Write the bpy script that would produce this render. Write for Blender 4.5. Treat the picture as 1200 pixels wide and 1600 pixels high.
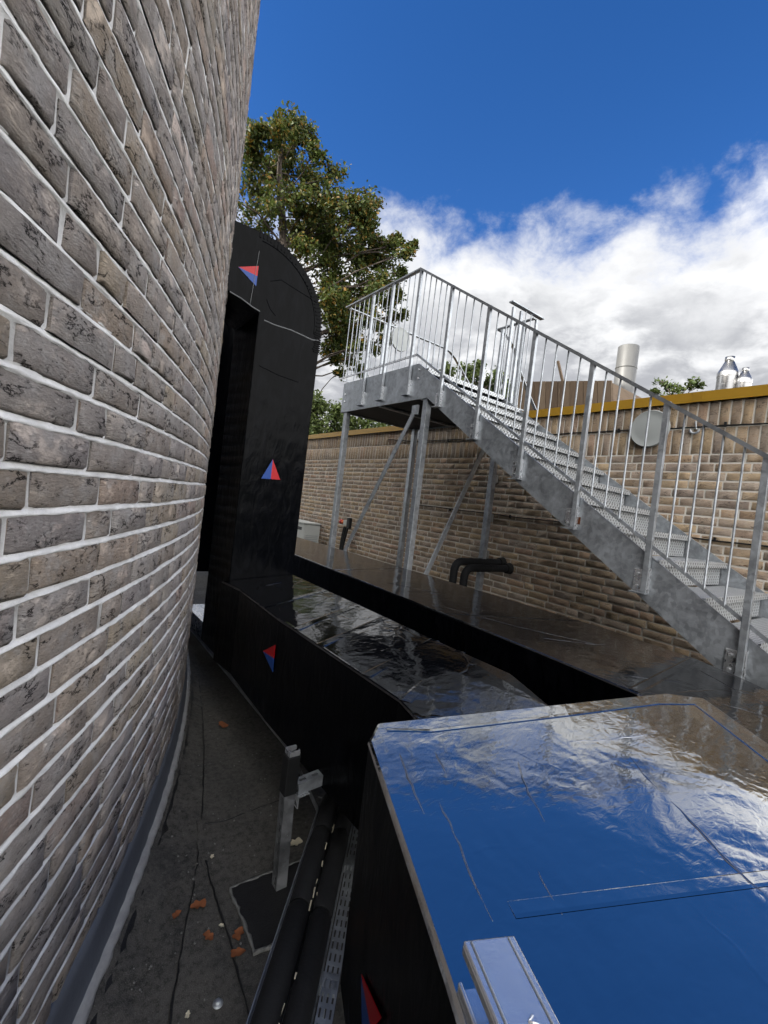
import bpy, bmesh, math, random
import numpy as np
from mathutils import Vector, Matrix

S = bpy.context.scene
for o in list(bpy.data.objects):
    bpy.data.objects.remove(o)
COL = S.collection
rnd = random.Random(11)

# ------------------------------------------------------------------ camera
YAW, PITCH, ROLL, FPX = 0.642572684, -0.0171772626, -0.118278647, 710.01
fw = Vector((math.sin(YAW)*math.cos(PITCH), math.cos(YAW)*math.cos(PITCH), math.sin(PITCH)))
r0 = Vector((math.cos(YAW), -math.sin(YAW), 0.0))
u0 = r0.cross(fw)
cR, sR = math.cos(ROLL), math.sin(ROLL)
rt = cR*r0 - sR*u0
up = sR*r0 + cR*u0
cd = bpy.data.cameras.new('camera')
cam = bpy.data.objects.new('camera', cd)
COL.objects.link(cam)
cam.matrix_world = Matrix(((rt.x, up.x, -fw.x, 0), (rt.y, up.y, -fw.y, 0), (rt.z, up.z, -fw.z, 0), (0, 0, 0, 1)))
cd.sensor_fit = 'VERTICAL'
cd.sensor_height = 24.0
cd.sensor_width = 18.0
cd.lens = FPX/1600*24.0
cd.clip_start = 0.01
cd.clip_end = 3000
S.camera = cam

# ------------------------------------------------------------------ world, sun, exposure
SUN_AZ, SUN_EL = math.radians(-76), math.radians(38)
W = bpy.data.worlds.new('World')
S.world = W
W.use_nodes = True
nt = W.node_tree
nt.nodes.clear()


class NT:
    """tiny node-tree helper"""
    def __init__(s, tree):
        s.t = tree

    def n(s, typ, **kw):
        nd = s.t.nodes.new(typ)
        ins = kw.pop('ins', {})
        for k, v in kw.items():
            setattr(nd, k, v)
        for k, v in ins.items():
            s.set(nd.inputs[k], v)
        return nd

    def set(s, sock, v):
        if isinstance(v, bpy.types.NodeSocket):
            s.t.links.new(v, sock)
        else:
            sock.default_value = v

    def m(s, op, a, b=0.0, c=0.0, clamp=False):
        nd = s.t.nodes.new('ShaderNodeMath')
        nd.operation = op
        nd.use_clamp = clamp
        s.set(nd.inputs[0], a)
        s.set(nd.inputs[1], b)
        s.set(nd.inputs[2], c)
        return nd.outputs[0]

    def vm(s, op, a, b=(0, 0, 0)):
        nd = s.t.nodes.new('ShaderNodeVectorMath')
        nd.operation = op
        s.set(nd.inputs[0], a)
        s.set(nd.inputs[1], b)
        return nd.outputs['Value'] if op in ('DOT_PRODUCT', 'LENGTH') else nd.outputs[0]

    def sm(s, x, lo, hi, a=0.0, b=1.0):
        nd = s.t.nodes.new('ShaderNodeMapRange')
        nd.interpolation_type = 'SMOOTHSTEP'
        s.set(nd.inputs[0], x)
        for i, v in enumerate((lo, hi, a, b)):
            s.set(nd.inputs[i+1], v)
        return nd.outputs[0]

    def noise(s, vec, scale, detail=3.0, rough=0.55, dist=0.0):
        nd = s.t.nodes.new('ShaderNodeTexNoise')
        s.set(nd.inputs['Vector'], vec)
        s.set(nd.inputs['Scale'], scale)
        s.set(nd.inputs['Detail'], detail)
        s.set(nd.inputs['Roughness'], rough)
        s.set(nd.inputs['Distortion'], dist)
        return nd.outputs['Fac'] if 'Fac' in nd.outputs else nd.outputs[0]

    def vor(s, vec, scale, out='Distance', feature='F1'):
        nd = s.t.nodes.new('ShaderNodeTexVoronoi')
        nd.feature = feature
        s.set(nd.inputs['Vector'], vec)
        s.set(nd.inputs['Scale'], scale)
        return nd.outputs[out]

    def mix(s, f, a, b, mode='MIX'):
        nd = s.t.nodes.new('ShaderNodeMixRGB')
        nd.blend_type = mode
        s.set(nd.inputs[0], f)
        for i, v in ((1, a), (2, b)):
            s.set(nd.inputs[i], v if isinstance(v, bpy.types.NodeSocket) or len(v) == 4 else (*v, 1))
        return nd.outputs[0]

    def ramp(s, f, stops, interp='LINEAR'):
        nd = s.t.nodes.new('ShaderNodeValToRGB')
        nd.color_ramp.interpolation = interp
        s.set(nd.inputs[0], f)
        e = nd.color_ramp.elements
        while len(e) < len(stops):
            e.new(0.5)
        for el, (p, c) in zip(e, stops):
            el.position = p
            el.color = (*c, 1)
        return nd.outputs[0]

    def bump(s, h, strength=0.5, dist=0.005, normal=None):
        nd = s.t.nodes.new('ShaderNodeBump')
        s.set(nd.inputs['Height'], h)
        nd.inputs['Strength'].default_value = strength
        nd.inputs['Distance'].default_value = dist
        if normal is not None:
            s.t.links.new(normal, nd.inputs['Normal'])
        return nd.outputs[0]

    def scale(s, vec, v):
        return s.vm('MULTIPLY', vec, v)


w = NT(nt)
tc = w.n('ShaderNodeTexCoord')
d_ = w.vm('NORMALIZE', tc.outputs['Generated'])
sky = w.n('ShaderNodeTexSky', sky_type='NISHITA', sun_disc=False, sun_elevation=SUN_EL, sun_rotation=SUN_AZ,
          air_density=1.0, dust_density=0.15, ozone_density=2.6, altitude=100)
hs = w.n('ShaderNodeHueSaturation', ins={'Saturation': 1.30, 'Value': 0.575, 'Color': sky.outputs[0]})
sep = w.n('ShaderNodeSeparateXYZ', ins={0: d_})
zc = sep.outputs[2]
# cloud bank: ragged top a bit above 30 degrees, higher behind the photographer
warp = w.vm('ADD', d_, w.scale(w.n('ShaderNodeTexNoise', ins={'Vector': d_, 'Scale': 5.0, 'Detail': 4.0}).outputs['Color'], (0.07, 0.07, 0.07)))
vs = w.scale(warp, (1, 1, 1.5))
n1 = w.noise(vs, 4.2, 10, 0.60)
n2 = w.noise(w.vm('ADD', vs, (3.1, 1.7, 0.4)), 11.0, 8, 0.62)
n3 = w.noise(w.vm('ADD', d_, (7.3, 2.2, 5.1)), 1.8, 2, 0.5)
back = w.m('MULTIPLY', w.vm('DOT_PRODUCT', d_, (-math.sin(1.0), -math.cos(1.0), 0)), 1.0)
back = w.sm(back, -0.10, 0.6, 0.0, 0.6)
sund = w.vm('DOT_PRODUCT', d_, (math.sin(SUN_AZ)*math.cos(SUN_EL), math.cos(SUN_AZ)*math.cos(SUN_EL), math.sin(SUN_EL)))
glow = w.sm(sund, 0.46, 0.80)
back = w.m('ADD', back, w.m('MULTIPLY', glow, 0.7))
edge = w.m('ADD', w.m('ADD', 0.56, back), w.m('MULTIPLY', w.m('SUBTRACT', n3, 0.5), 0.10))
side = w.sm(w.vm('DOT_PRODUCT', d_, (math.sin(1.75), math.cos(1.75), 0)), 0.82, 0.96, 0.0, 0.10)
f = w.m('SUBTRACT', w.m('SUBTRACT', edge, side), zc)
f = w.m('ADD', f, w.m('MULTIPLY', w.m('SUBTRACT', n1, 0.5), 0.18))
f = w.m('ADD', f, w.m('MULTIPLY', w.m('SUBTRACT', n2, 0.5), 0.20))
mask = w.sm(f, 0.0, 0.115)
hole = w.sm(w.noise(w.vm('ADD', d_, (1.37, 4.6, 2.9)), 6.0, 5, 0.6), 0.72, 0.80, 0.0, 0.7)
mask = w.m('MULTIPLY', mask, w.m('SUBTRACT', 1.0, hole))
shade = w.noise(w.vm('ADD', w.scale(warp, (1, 1, 2.2)), (0.4, 9.2, 0.9)), 6.0, 9, 0.58)
thick = w.sm(f, 0.03, 0.26)
sh = w.m('MULTIPLY', w.sm(shade, 0.36, 0.58), thick)
ccol = w.mix(sh, (3.85, 3.88, 3.94), (1.85, 1.9, 2.04))
front = w.sm(w.vm('DOT_PRODUCT', d_, (0.30, -0.90, 0.30)), 0.12, 0.55)   # unseen clouds behind the camera, brightened as fill light for the tower
# unseen cloud towards the sun, behind the tower, brightened to add light
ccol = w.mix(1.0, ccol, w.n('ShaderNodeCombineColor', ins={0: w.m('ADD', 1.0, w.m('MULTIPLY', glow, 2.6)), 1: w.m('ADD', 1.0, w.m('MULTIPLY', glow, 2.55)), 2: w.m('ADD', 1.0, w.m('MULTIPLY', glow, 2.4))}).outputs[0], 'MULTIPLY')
blue = w.mix(1.0, hs.outputs[0], (0.92, 0.92, 1.16), 'MULTIPLY')
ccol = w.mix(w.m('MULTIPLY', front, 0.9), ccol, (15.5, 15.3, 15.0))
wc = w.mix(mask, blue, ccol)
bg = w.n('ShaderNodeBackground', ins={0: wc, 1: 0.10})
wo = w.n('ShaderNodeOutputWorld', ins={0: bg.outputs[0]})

ld = bpy.data.lights.new('sun', 'SUN')
ld.energy = 3.2
ld.angle = math.radians(0.5)
ld.color = (1.0, 0.95, 0.87)
sun = bpy.data.objects.new('sun', ld)
COL.objects.link(sun)
sd = Vector((math.sin(SUN_AZ)*math.cos(SUN_EL), math.cos(SUN_AZ)*math.cos(SUN_EL), math.sin(SUN_EL)))
sun.rotation_euler = sd.to_track_quat('Z', 'Y').to_euler()
sun.location = sd*60

S.view_settings.view_transform = 'Standard'
S.view_settings.look = 'None'
S.view_settings.exposure = 1.45
S.view_settings.gamma = 1.0
S.view_settings.use_curve_mapping = False
S.render.engine = 'CYCLES'
try:
    S.cycles.max_bounces = 8
    S.cycles.diffuse_bounces = 0
    S.cycles.glossy_bounces = 4
except Exception:
    pass


# ------------------------------------------------------------------ materials
def mat(name):
    m = bpy.data.materials.new(name)
    m.use_nodes = True
    t = m.node_tree
    t.nodes.clear()
    h = NT(t)
    b = h.n('ShaderNodeBsdfPrincipled')
    o = h.n('ShaderNodeOutputMaterial', ins={0: b.outputs[0]})
    return m, h, b


def geo(h):
    return h.n('ShaderNodeNewGeometry')


def island_random(h, g):
    oi = h.n('ShaderNodeObjectInfo')
    return h.m('FRACT', h.m('ADD', h.m('MULTIPLY', oi.outputs['Random'], 3.77), g.outputs['Random Per Island']))


def brick_mat(name, stops, lime, lime_amt, crack=1.0, zs=1.7, fine=1.0, relief=1.0):
    m, h, b = mat(name)
    g = geo(h)
    r = island_random(h, g)
    pos = h.scale(g.outputs['Position'], (1, 1, zs))
    p = h.vm('ADD', pos, h.n('ShaderNodeCombineXYZ', ins={0: h.m('MULTIPLY', r, 61.0), 1: h.m('MULTIPLY', r, 37.0), 2: h.m('MULTIPLY', r, 23.0)}).outputs[0])
    ps = h.scale(p, (1, 1, 1.45))
    smooth = h.sm(h.noise(h.vm('ADD', p, (1, 6, 9)), 7.5, 9, 0.70), 0.50, 0.66)       # smooth sanded patches between creased ones
    rough_ = h.m('SUBTRACT', 1.0, h.m('MULTIPLY', smooth, 0.85))
    ck = h.noise(ps, 10, 10, 0.66, 0.2)
    ridge = h.m('ABSOLUTE', h.m('SUBTRACT', ck, 0.5))
    cmask = h.m('MULTIPLY', h.sm(h.noise(h.vm('ADD', p, (5, 3, 1)), 10, 4, 0.65), 0.47, 0.58), rough_)
    cr = h.m('MULTIPLY', h.sm(ridge, 0.003, 0.024, 1.0, 0.0), cmask)
    pit = h.m('MULTIPLY', h.sm(h.noise(h.vm('ADD', ps, (7, 1, 3)), 62, 7, 0.72), 0.575, 0.66), h.sm(h.noise(h.vm('ADD', p, (3, 9, 6)), 14, 5, 0.65), 0.46, 0.60))
    cr = h.m('MAXIMUM', cr, h.m('MULTIPLY', pit, rough_))
    fold = h.sm(h.noise(h.vm('ADD', ps, (2, 8, 4)), 52, 10, 0.80, 0.2), 0.36, 0.64)
    fold = h.m('ADD', h.m('MULTIPLY', fold, rough_), h.m('MULTIPLY', smooth, 0.6))
    grain = h.noise(p, 300, 4, 0.85)
    col = h.ramp(r, stops)
    r2 = h.m('FRACT', h.m('MULTIPLY', r, 17.3))
    col = h.mix(h.m('MULTIPLY', smooth, 0.42), col, h.ramp(r2, [(0, stops[5][1]), (0.35, stops[2][1]), (0.7, stops[0][1]), (1, stops[6][1])]))
    col = h.mix(h.m('MULTIPLY', h.m('SUBTRACT', 1.0, fold), 0.34), col, (0.22, 0.20, 0.19))
    lm = h.m('MULTIPLY', h.sm(h.noise(h.vm('ADD', g.outputs['Position'], (9, 9, 2)), 13.0, 8, 0.74), 0.44, 0.66), lime_amt)
    col = h.mix(h.m('MULTIPLY', lm, rough_), col, lime)
    col = h.mix(h.m('MULTIPLY', h.sm(grain, 0.38, 0.66), 0.42), h.mix(0.12, col, (0.06, 0.055, 0.052)), h.mix(0.40, col, lime))
    col = h.mix(h.m('MULTIPLY', cr, 0.95*crack), col, (0.012, 0.010, 0.009))
    h.set(b.inputs['Base Color'], col)
    b.inputs['Roughness'].default_value = 0.92
    b.inputs['Specular IOR Level'].default_value = 0.15
    ht = h.m('ADD', h.m('MULTIPLY', fold, 1.1), h.m('MULTIPLY', grain, 0.22*fine))
    ht = h.m('SUBTRACT', ht, h.m('MULTIPLY', cr, 1.6*crack))
    h.set(b.inputs['Normal'], h.bump(ht, relief, 0.005))
    return m


M = {}
M['tower_brick'] = brick_mat('tower_brick', [
    (0.0, (0.60, 0.50, 0.42)), (0.18, (0.54, 0.485, 0.455)), (0.36, (0.64, 0.52, 0.41)), (0.52, (0.52, 0.46, 0.445)),
    (0.66, (0.65, 0.58, 0.53)), (0.80, (0.60, 0.435, 0.36)), (0.92, (0.68, 0.565, 0.42)), (1.0, (0.56, 0.515, 0.495))],
    (0.74, 0.71, 0.69), 0.60)
M['wall_brick'] = brick_mat('wall_brick', [
    (0.0, (0.58, 0.41, 0.25)), (0.2, (0.47, 0.34, 0.245)), (0.36, (0.62, 0.45, 0.265)), (0.52, (0.40, 0.305, 0.245)),
    (0.66, (0.58, 0.465, 0.36)), (0.8, (0.54, 0.335, 0.225)), (0.92, (0.64, 0.46, 0.27)), (1.0, (0.50, 0.41, 0.345))],
    (0.64, 0.56, 0.47), 0.26, crack=0.8, relief=0.55)


def mortar_mat(name, a, c):
    m, h, b = mat(name)
    g = geo(h)
    n = h.noise(g.outputs['Position'], 14, 5, 0.6)
    n2 = h.noise(g.outputs['Position'], 260, 3, 0.7)
    col = h.mix(h.sm(n, 0.35, 0.7), a, c)
    col = h.mix(h.m('MULTIPLY', h.sm(n2, 0.55, 0.75), 0.3), col, (0.22, 0.21, 0.2))
    h.set(b.inputs['Base Color'], col)
    b.inputs['Roughness'].default_value = 0.95
    b.inputs['Specular IOR Level'].default_value = 0.1
    h.set(b.inputs['Normal'], h.bump(h.m('ADD', h.noise(g.outputs['Position'], 60, 5, 0.65), h.m('MULTIPLY', n2, 0.4)), 0.8, 0.0022))
    return m


M['tower_mortar'] = mortar_mat('tower_mortar', (0.62, 0.615, 0.605), (0.80, 0.795, 0.785))
M['wall_mortar'] = mortar_mat('wall_mortar', (0.76, 0.70, 0.62), (0.84, 0.79, 0.71))


def galv_mat(name, lo, hi, rough=0.42, metal=0.55, tint=(1, 1, 1), spangle=38):
    m, h, b = mat(name)
    g = geo(h)
    P = g.outputs['Position']
    wv = h.vm('ADD', P, h.scale(h.n('ShaderNodeTexNoise', ins={'Vector': P, 'Scale': 30.0, 'Detail': 3.0}).outputs['Color'], (0.02, 0.02, 0.02)))
    cell = h.vor(wv, spangle, 'Color')
    cs = h.n('ShaderNodeSeparateColor', ins={0: cell}).outputs[0]
    blotch = h.noise(P, 6.5, 6, 0.65, 0.6)
    streak = h.noise(h.scale(P, (9, 9, 1.6)), 4, 4, 0.6)
    v = h.m('ADD', h.m('MULTIPLY', cs, 0.30), h.m('ADD', h.m('MULTIPLY', h.sm(blotch, 0.3, 0.7), 0.5), h.m('MULTIPLY', streak, 0.3)))
    col = h.mix(h.m('MULTIPLY', v, 1.0, clamp=True), tuple(lo*t for t in tint), tuple(hi*t for t in tint))
    spots = h.sm(h.noise(P, 90, 2, 0.5), 0.72, 0.78)
    col = h.mix(h.m('MULTIPLY', spots, 0.5), col, (0.7, 0.71, 0.72))
    h.set(b.inputs['Base Color'], col)
    b.inputs['Metallic'].default_value = metal
    h.set(b.inputs['Roughness'], h.m('ADD', rough-0.08, h.m('MULTIPLY', cs, 0.2)))
    h.set(b.inputs['Normal'], h.bump(h.m('ADD', blotch, h.m('MULTIPLY', h.noise(P, 140, 2), 0.15)), 0.25, 0.003))
    return m


M['galv'] = galv_mat('galvanised_steel', 0.20, 0.58, 0.40, 0.60, (0.92, 0.98, 1.05))
M['rail'] = galv_mat('worn_galvanised_rail', 0.13, 0.34, 0.38, 0.6, (0.92, 0.98, 1.05))
M['galv_dull'] = galv_mat('dull_galvanised_channel', 0.10, 0.30, 0.45, 0.6, (0.95, 0.98, 1.03))
M['galv_bright'] = galv_mat('bright_galvanised_steel', 0.55, 0.80, 0.30, 0.8, (0.97, 0.99, 1.02), 60)
M['stainless'] = galv_mat('stainless_flue', 0.25, 0.36, 0.30, 0.95, (1, 1, 1), 6)
M['grey_flue'] = galv_mat('painted_grey_flue', 0.10, 0.125, 0.5, 0.2, (1, 1, 0.98), 5)

# perforated tread plank
m, h, b = mat('perforated_tread')
g = geo(h)
px = h.n('ShaderNodeSeparateXYZ', ins={0: g.outputs['Position']})
vcoord = h.m('ADD', px.outputs[1], px.outputs[2])
sx = h.m('SINE', h.m('MULTIPLY', px.outputs[0], 2*math.pi/0.040))
sy = h.m('SINE', h.m('MULTIPLY', vcoord, 2*math.pi/0.040))
cellh = h.m('MULTIPLY', sx, sy)
holes = h.sm(cellh, 0.25, 0.6)
nz = h.noise(g.outputs['Position'], 7, 4, 0.6)
col = h.mix(nz, (0.46, 0.48, 0.50), (0.66, 0.68, 0.69))
col = h.mix(h.m('MULTIPLY', holes, 0.90), col, (0.10, 0.10, 0.105))
h.set(b.inputs['Base Color'], col)
b.inputs['Metallic'].default_value = 0.45
b.inputs['Roughness'].default_value = 0.42
h.set(b.inputs['Normal'], h.bump(cellh, 0.7, 0.004))
M['tread'] = m


def foil_mat(name, base, rough, wob, metal=1.0, crk=1.0):
    m, h, b = mat(name)
    g = geo(h)
    P = g.outputs['Position']
    rip = h.noise(h.scale(P, (1.0, 1.9, 1.0)), 34, 3, 0.55, 0.8)
    big = h.noise(P, 5.5, 3, 0.5, 0.4)
    ed = h.vor(h.vm('ADD', P, h.scale(h.n('ShaderNodeTexNoise', ins={'Vector': P, 'Scale': 6.0}).outputs['Color'], (0.1, 0.1, 0.1))), 3.6, 'Distance', 'DISTANCE_TO_EDGE')
    crease = h.m('MULTIPLY', h.sm(ed, 0.0, 0.02, 1.0, 0.0), h.sm(h.noise(P, 4), 0.5, 0.6))
    ht = h.m('ADD', h.m('MULTIPLY', rip, 0.075*wob), h.m('MULTIPLY', big, 0.9*wob))
    ht = h.m('ADD', ht, h.m('MULTIPLY', crease, 0.22*wob*crk))
    h.set(b.inputs['Normal'], h.bump(ht, 0.55, 0.006))
    dust = h.sm(h.noise(P, 55, 5, 0.7), 0.6, 0.8)
    h.set(b.inputs['Base Color'], h.mix(h.m('MULTIPLY', dust, 0.12 if metal else 0.04), base, (0.55, 0.55, 0.53)))
    h.set(b.inputs['Roughness'], h.m('ADD', rough, h.m('MULTIPLY', dust, 0.10)))
    b.inputs['Metallic'].default_value = metal
    return m


M['foil'] = foil_mat('glossy_black_weatherproof_foil', (0.45, 0.455, 0.455), 0.07, 1.35, crk=0.12)
M['foil_old'] = foil_mat('black_weatherproof_wrap', (0.003, 0.0035, 0.005), 0.035, 1.25, metal=0.0)
for _n in M['foil_old'].node_tree.nodes:
    if _n.type == 'BSDF_PRINCIPLED':
        _n.inputs['IOR'].default_value = 1.75

m, h, b = mat('black_satin_sheeting')
g = geo(h)
P = g.outputs['Position']
wr = h.noise(h.scale(P, (1, 1, 0.35)), 16, 5, 0.6, 1.2)
h.set(b.inputs['Base Color'], h.mix(h.sm(wr, 0.4, 0.8), (0.0012, 0.0015, 0.0023), (0.0040, 0.0044, 0.0060)))
b.inputs['Roughness'].default_value = 0.2
b.inputs['Specular IOR Level'].default_value = 0.05
h.set(b.inputs['Normal'], h.bump(h.m('ADD', wr, h.m('MULTIPLY', h.noise(P, 4, 2), 2.6)), 0.5, 0.007))
M['black'] = m


def plain(name, col, rough=0.6, metal=0.0, spec=0.3, var=0.15, scale=12, bump=0.0):
    m, h, b = mat(name)
    g = geo(h)
    n = h.noise(g.outputs['Position'], scale, 5, 0.6)
    h.set(b.inputs['Base Color'], h.mix(n, tuple(c*(1-var) for c in col), tuple(min(1, c*(1+var)) for c in col)))
    b.inputs['Roughness'].default_value = rough
    b.inputs['Metallic'].default_value = metal
    b.inputs['Specular IOR Level'].default_value = spec
    if bump:
        h.set(b.inputs['Normal'], h.bump(h.noise(g.outputs['Position'], scale*5, 4, 0.65), bump, 0.004))
    return m


M['red'] = plain('red_arrow_film', (0.42, 0.006, 0.012), 0.35, var=0.08)
M['blue'] = plain('blue_arrow_film', (0.010, 0.055, 0.26), 0.35, var=0.08)
M['tape'] = plain('grey_seam_tape', (0.16, 0.165, 0.17), 0.35, var=0.3, scale=40)
M['mustard'] = plain('mustard_painted_metal', (0.40, 0.225, 0.022), 0.45, var=0.12, scale=5)
M['mustard_joint'] = plain('mustard_joint_cover', (0.36, 0.20, 0.02), 0.45)
M['lead'] = plain('weathered_lead', (0.15, 0.165, 0.195), 0.5, 0.3, var=0.35, scale=7, bump=0.4)
M['lead_edge'] = plain('pale_oxidised_lead_edge', (0.36, 0.36, 0.36), 0.7, 0.1, var=0.35, scale=22, bump=0.7)
M['rubber'] = plain('black_rubber', (0.010, 0.0105, 0.011), 0.55, var=0.3, scale=30, bump=0.3)
M['lagging'] = plain('black_foam_lagging', (0.016, 0.0165, 0.018), 0.7, var=0.35, scale=25, bump=0.3, spec=0.2)
M['white_enamel'] = plain('off_white_enamel', (0.58, 0.59, 0.56), 0.4, var=0.05, scale=6)
M['disc'] = plain('pale_grey_plastic', (0.40, 0.42, 0.415), 0.45, var=0.05, scale=6)
M['orange'] = plain('orange_plastic', (0.85, 0.18, 0.02), 0.35)
M['red_cap'] = plain('red_plastic', (0.55, 0.04, 0.03), 0.35)
M['flake'] = plain('pale_insulation', (0.62, 0.56, 0.42), 0.9, var=0.2, scale=60)
M['dry_leaf'] = plain('dry_brown_leaf', (0.24, 0.085, 0.035), 0.8, var=0.45, scale=60)
M['rust'] = plain('rust_stain', (0.15, 0.05, 0.02), 0.9, var=0.5, scale=50)
M['box_grey'] = plain('grey_junction_box', (0.17, 0.16, 0.15), 0.6)
M['bark'] = plain('bark', (0.075, 0.060, 0.048), 0.95, var=0.4, scale=9, bump=0.6)
M['ink'] = plain('dark_print', (0.05, 0.05, 0.055), 0.5)
M['bitumen'] = plain('bitumen_bead', (0.016, 0.016, 0.017), 0.5, var=0.5, scale=40, bump=0.6)
M['bitumen_grey'] = plain('grey_worn_bitumen', (0.16, 0.16, 0.155), 0.75, var=0.75, scale=45, bump=0.8)
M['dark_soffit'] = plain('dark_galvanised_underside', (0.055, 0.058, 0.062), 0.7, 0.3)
M['terrain'] = plain('rough_grass_ground', (0.06, 0.075, 0.035), 0.95, var=0.4, scale=0.6)
M['roofing'] = plain('grey_roof_membrane', (0.11, 0.11, 0.11), 0.85, var=0.2, scale=3)

# mineral felt
m, h, b = mat('mineral_felt')
g = geo(h)
P = g.outputs['Position']
n = h.noise(P, 3.2, 6, 0.7)
sp = h.noise(P, 330, 2, 0.7)
wet = h.sm(h.noise(h.vm('ADD', P, (4, 1, 0)), 2.3, 5, 0.62), 0.46, 0.62)
col = h.mix(h.sm(n, 0.3, 0.7), (0.038, 0.037, 0.035), (0.092, 0.086, 0.078))
col = h.mix(h.m('MULTIPLY', wet, 0.55), col, (0.025, 0.026, 0.028))
mid = h.noise(P, 42, 6, 0.75)
col = h.mix(h.m('MULTIPLY', h.sm(mid, 0.40, 0.62), 0.45), col, (0.120, 0.114, 0.104))
col = h.mix(h.m('MULTIPLY', h.sm(mid, 0.36, 0.50, 1.0, 0.0), 0.5), col, (0.014, 0.014, 0.0145))
col = h.mix(h.m('MULTIPLY', h.sm(sp, 0.52, 0.70), 0.55), col, (0.20, 0.19, 0.175))
h.set(b.inputs['Base Color'], col)
h.set(b.inputs['Roughness'], h.m('SUBTRACT', 0.95, h.m('MULTIPLY', wet, 0.3)))
h.set(b.inputs['Normal'], h.bump(h.m('ADD', h.m('MULTIPLY', sp, 0.7), h.noise(P, 34, 8, 0.75)), 1.0, 0.006))
M['felt'] = m

# timber
m, h, b = mat('weathered_timber')
g = geo(h)
r = island_random(h, g)
P = h.scale(g.outputs['Position'], (1, 22, 2.0))
gr = h.noise(P, 3, 5, 0.6, 0.6)
col = h.ramp(h.m('FRACT', h.m('ADD', r, h.m('MULTIPLY', gr, 0.45))), [(0, (0.10, 0.065, 0.040)), (0.5, (0.155, 0.105, 0.066)), (1, (0.20, 0.145, 0.095))])
h.set(b.inputs['Base Color'], h.mix(h.m('MULTIPLY', h.sm(gr, 0.5, 0.7), 0.6), col, (0.07, 0.048, 0.032)))
b.inputs['Roughness'].default_value = 0.85
M['timber'] = m


def leaf_mat(name, stops):
    m, h, b = mat(name)
    g = geo(h)
    r = g.outputs['Random Per Island']
    n = h.noise(g.outputs['Position'], 0.9, 3, 0.6)
    f = h.m('FRACT', h.m('ADD', h.m('MULTIPLY', r, 0.55), h.m('MULTIPLY', n, 0.9)))
    h.set(b.inputs['Base Color'], h.ramp(f, stops))
    b.inputs['Roughness'].default_value = 0.55
    b.inputs['Specular IOR Level'].default_value = 0.25
    t = h.n('ShaderNodeBsdfTranslucent', ins={0: h.ramp(f, [(p, tuple(min(1, c*1.5) for c in cc)) for p, cc in stops])})
    mx = h.n('ShaderNodeMixShader', ins={0: 0.22, 1: b.outputs[0], 2: t.outputs[0]})
    for nd in h.t.nodes:
        if nd.type == 'OUTPUT_MATERIAL':
            h.set(nd.inputs[0], mx.outputs[0])
    return m


M['oak_leaf'] = leaf_mat('oak_leaf', [(0.0, (0.023, 0.041, 0.011)), (0.34, (0.043, 0.066, 0.014)), (0.52, (0.078, 0.101, 0.019)), (0.70, (0.033, 0.053, 0.012)), (0.86, (0.086, 0.090, 0.017)), (0.94, (0.187, 0.101, 0.016)), (1.0, (0.055, 0.078, 0.017))])
M['dark_leaf'] = leaf_mat('dark_leaf', [(0.0, (0.025, 0.045, 0.014)), (0.5, (0.050, 0.075, 0.020)), (1.0, (0.075, 0.095, 0.024))])


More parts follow.
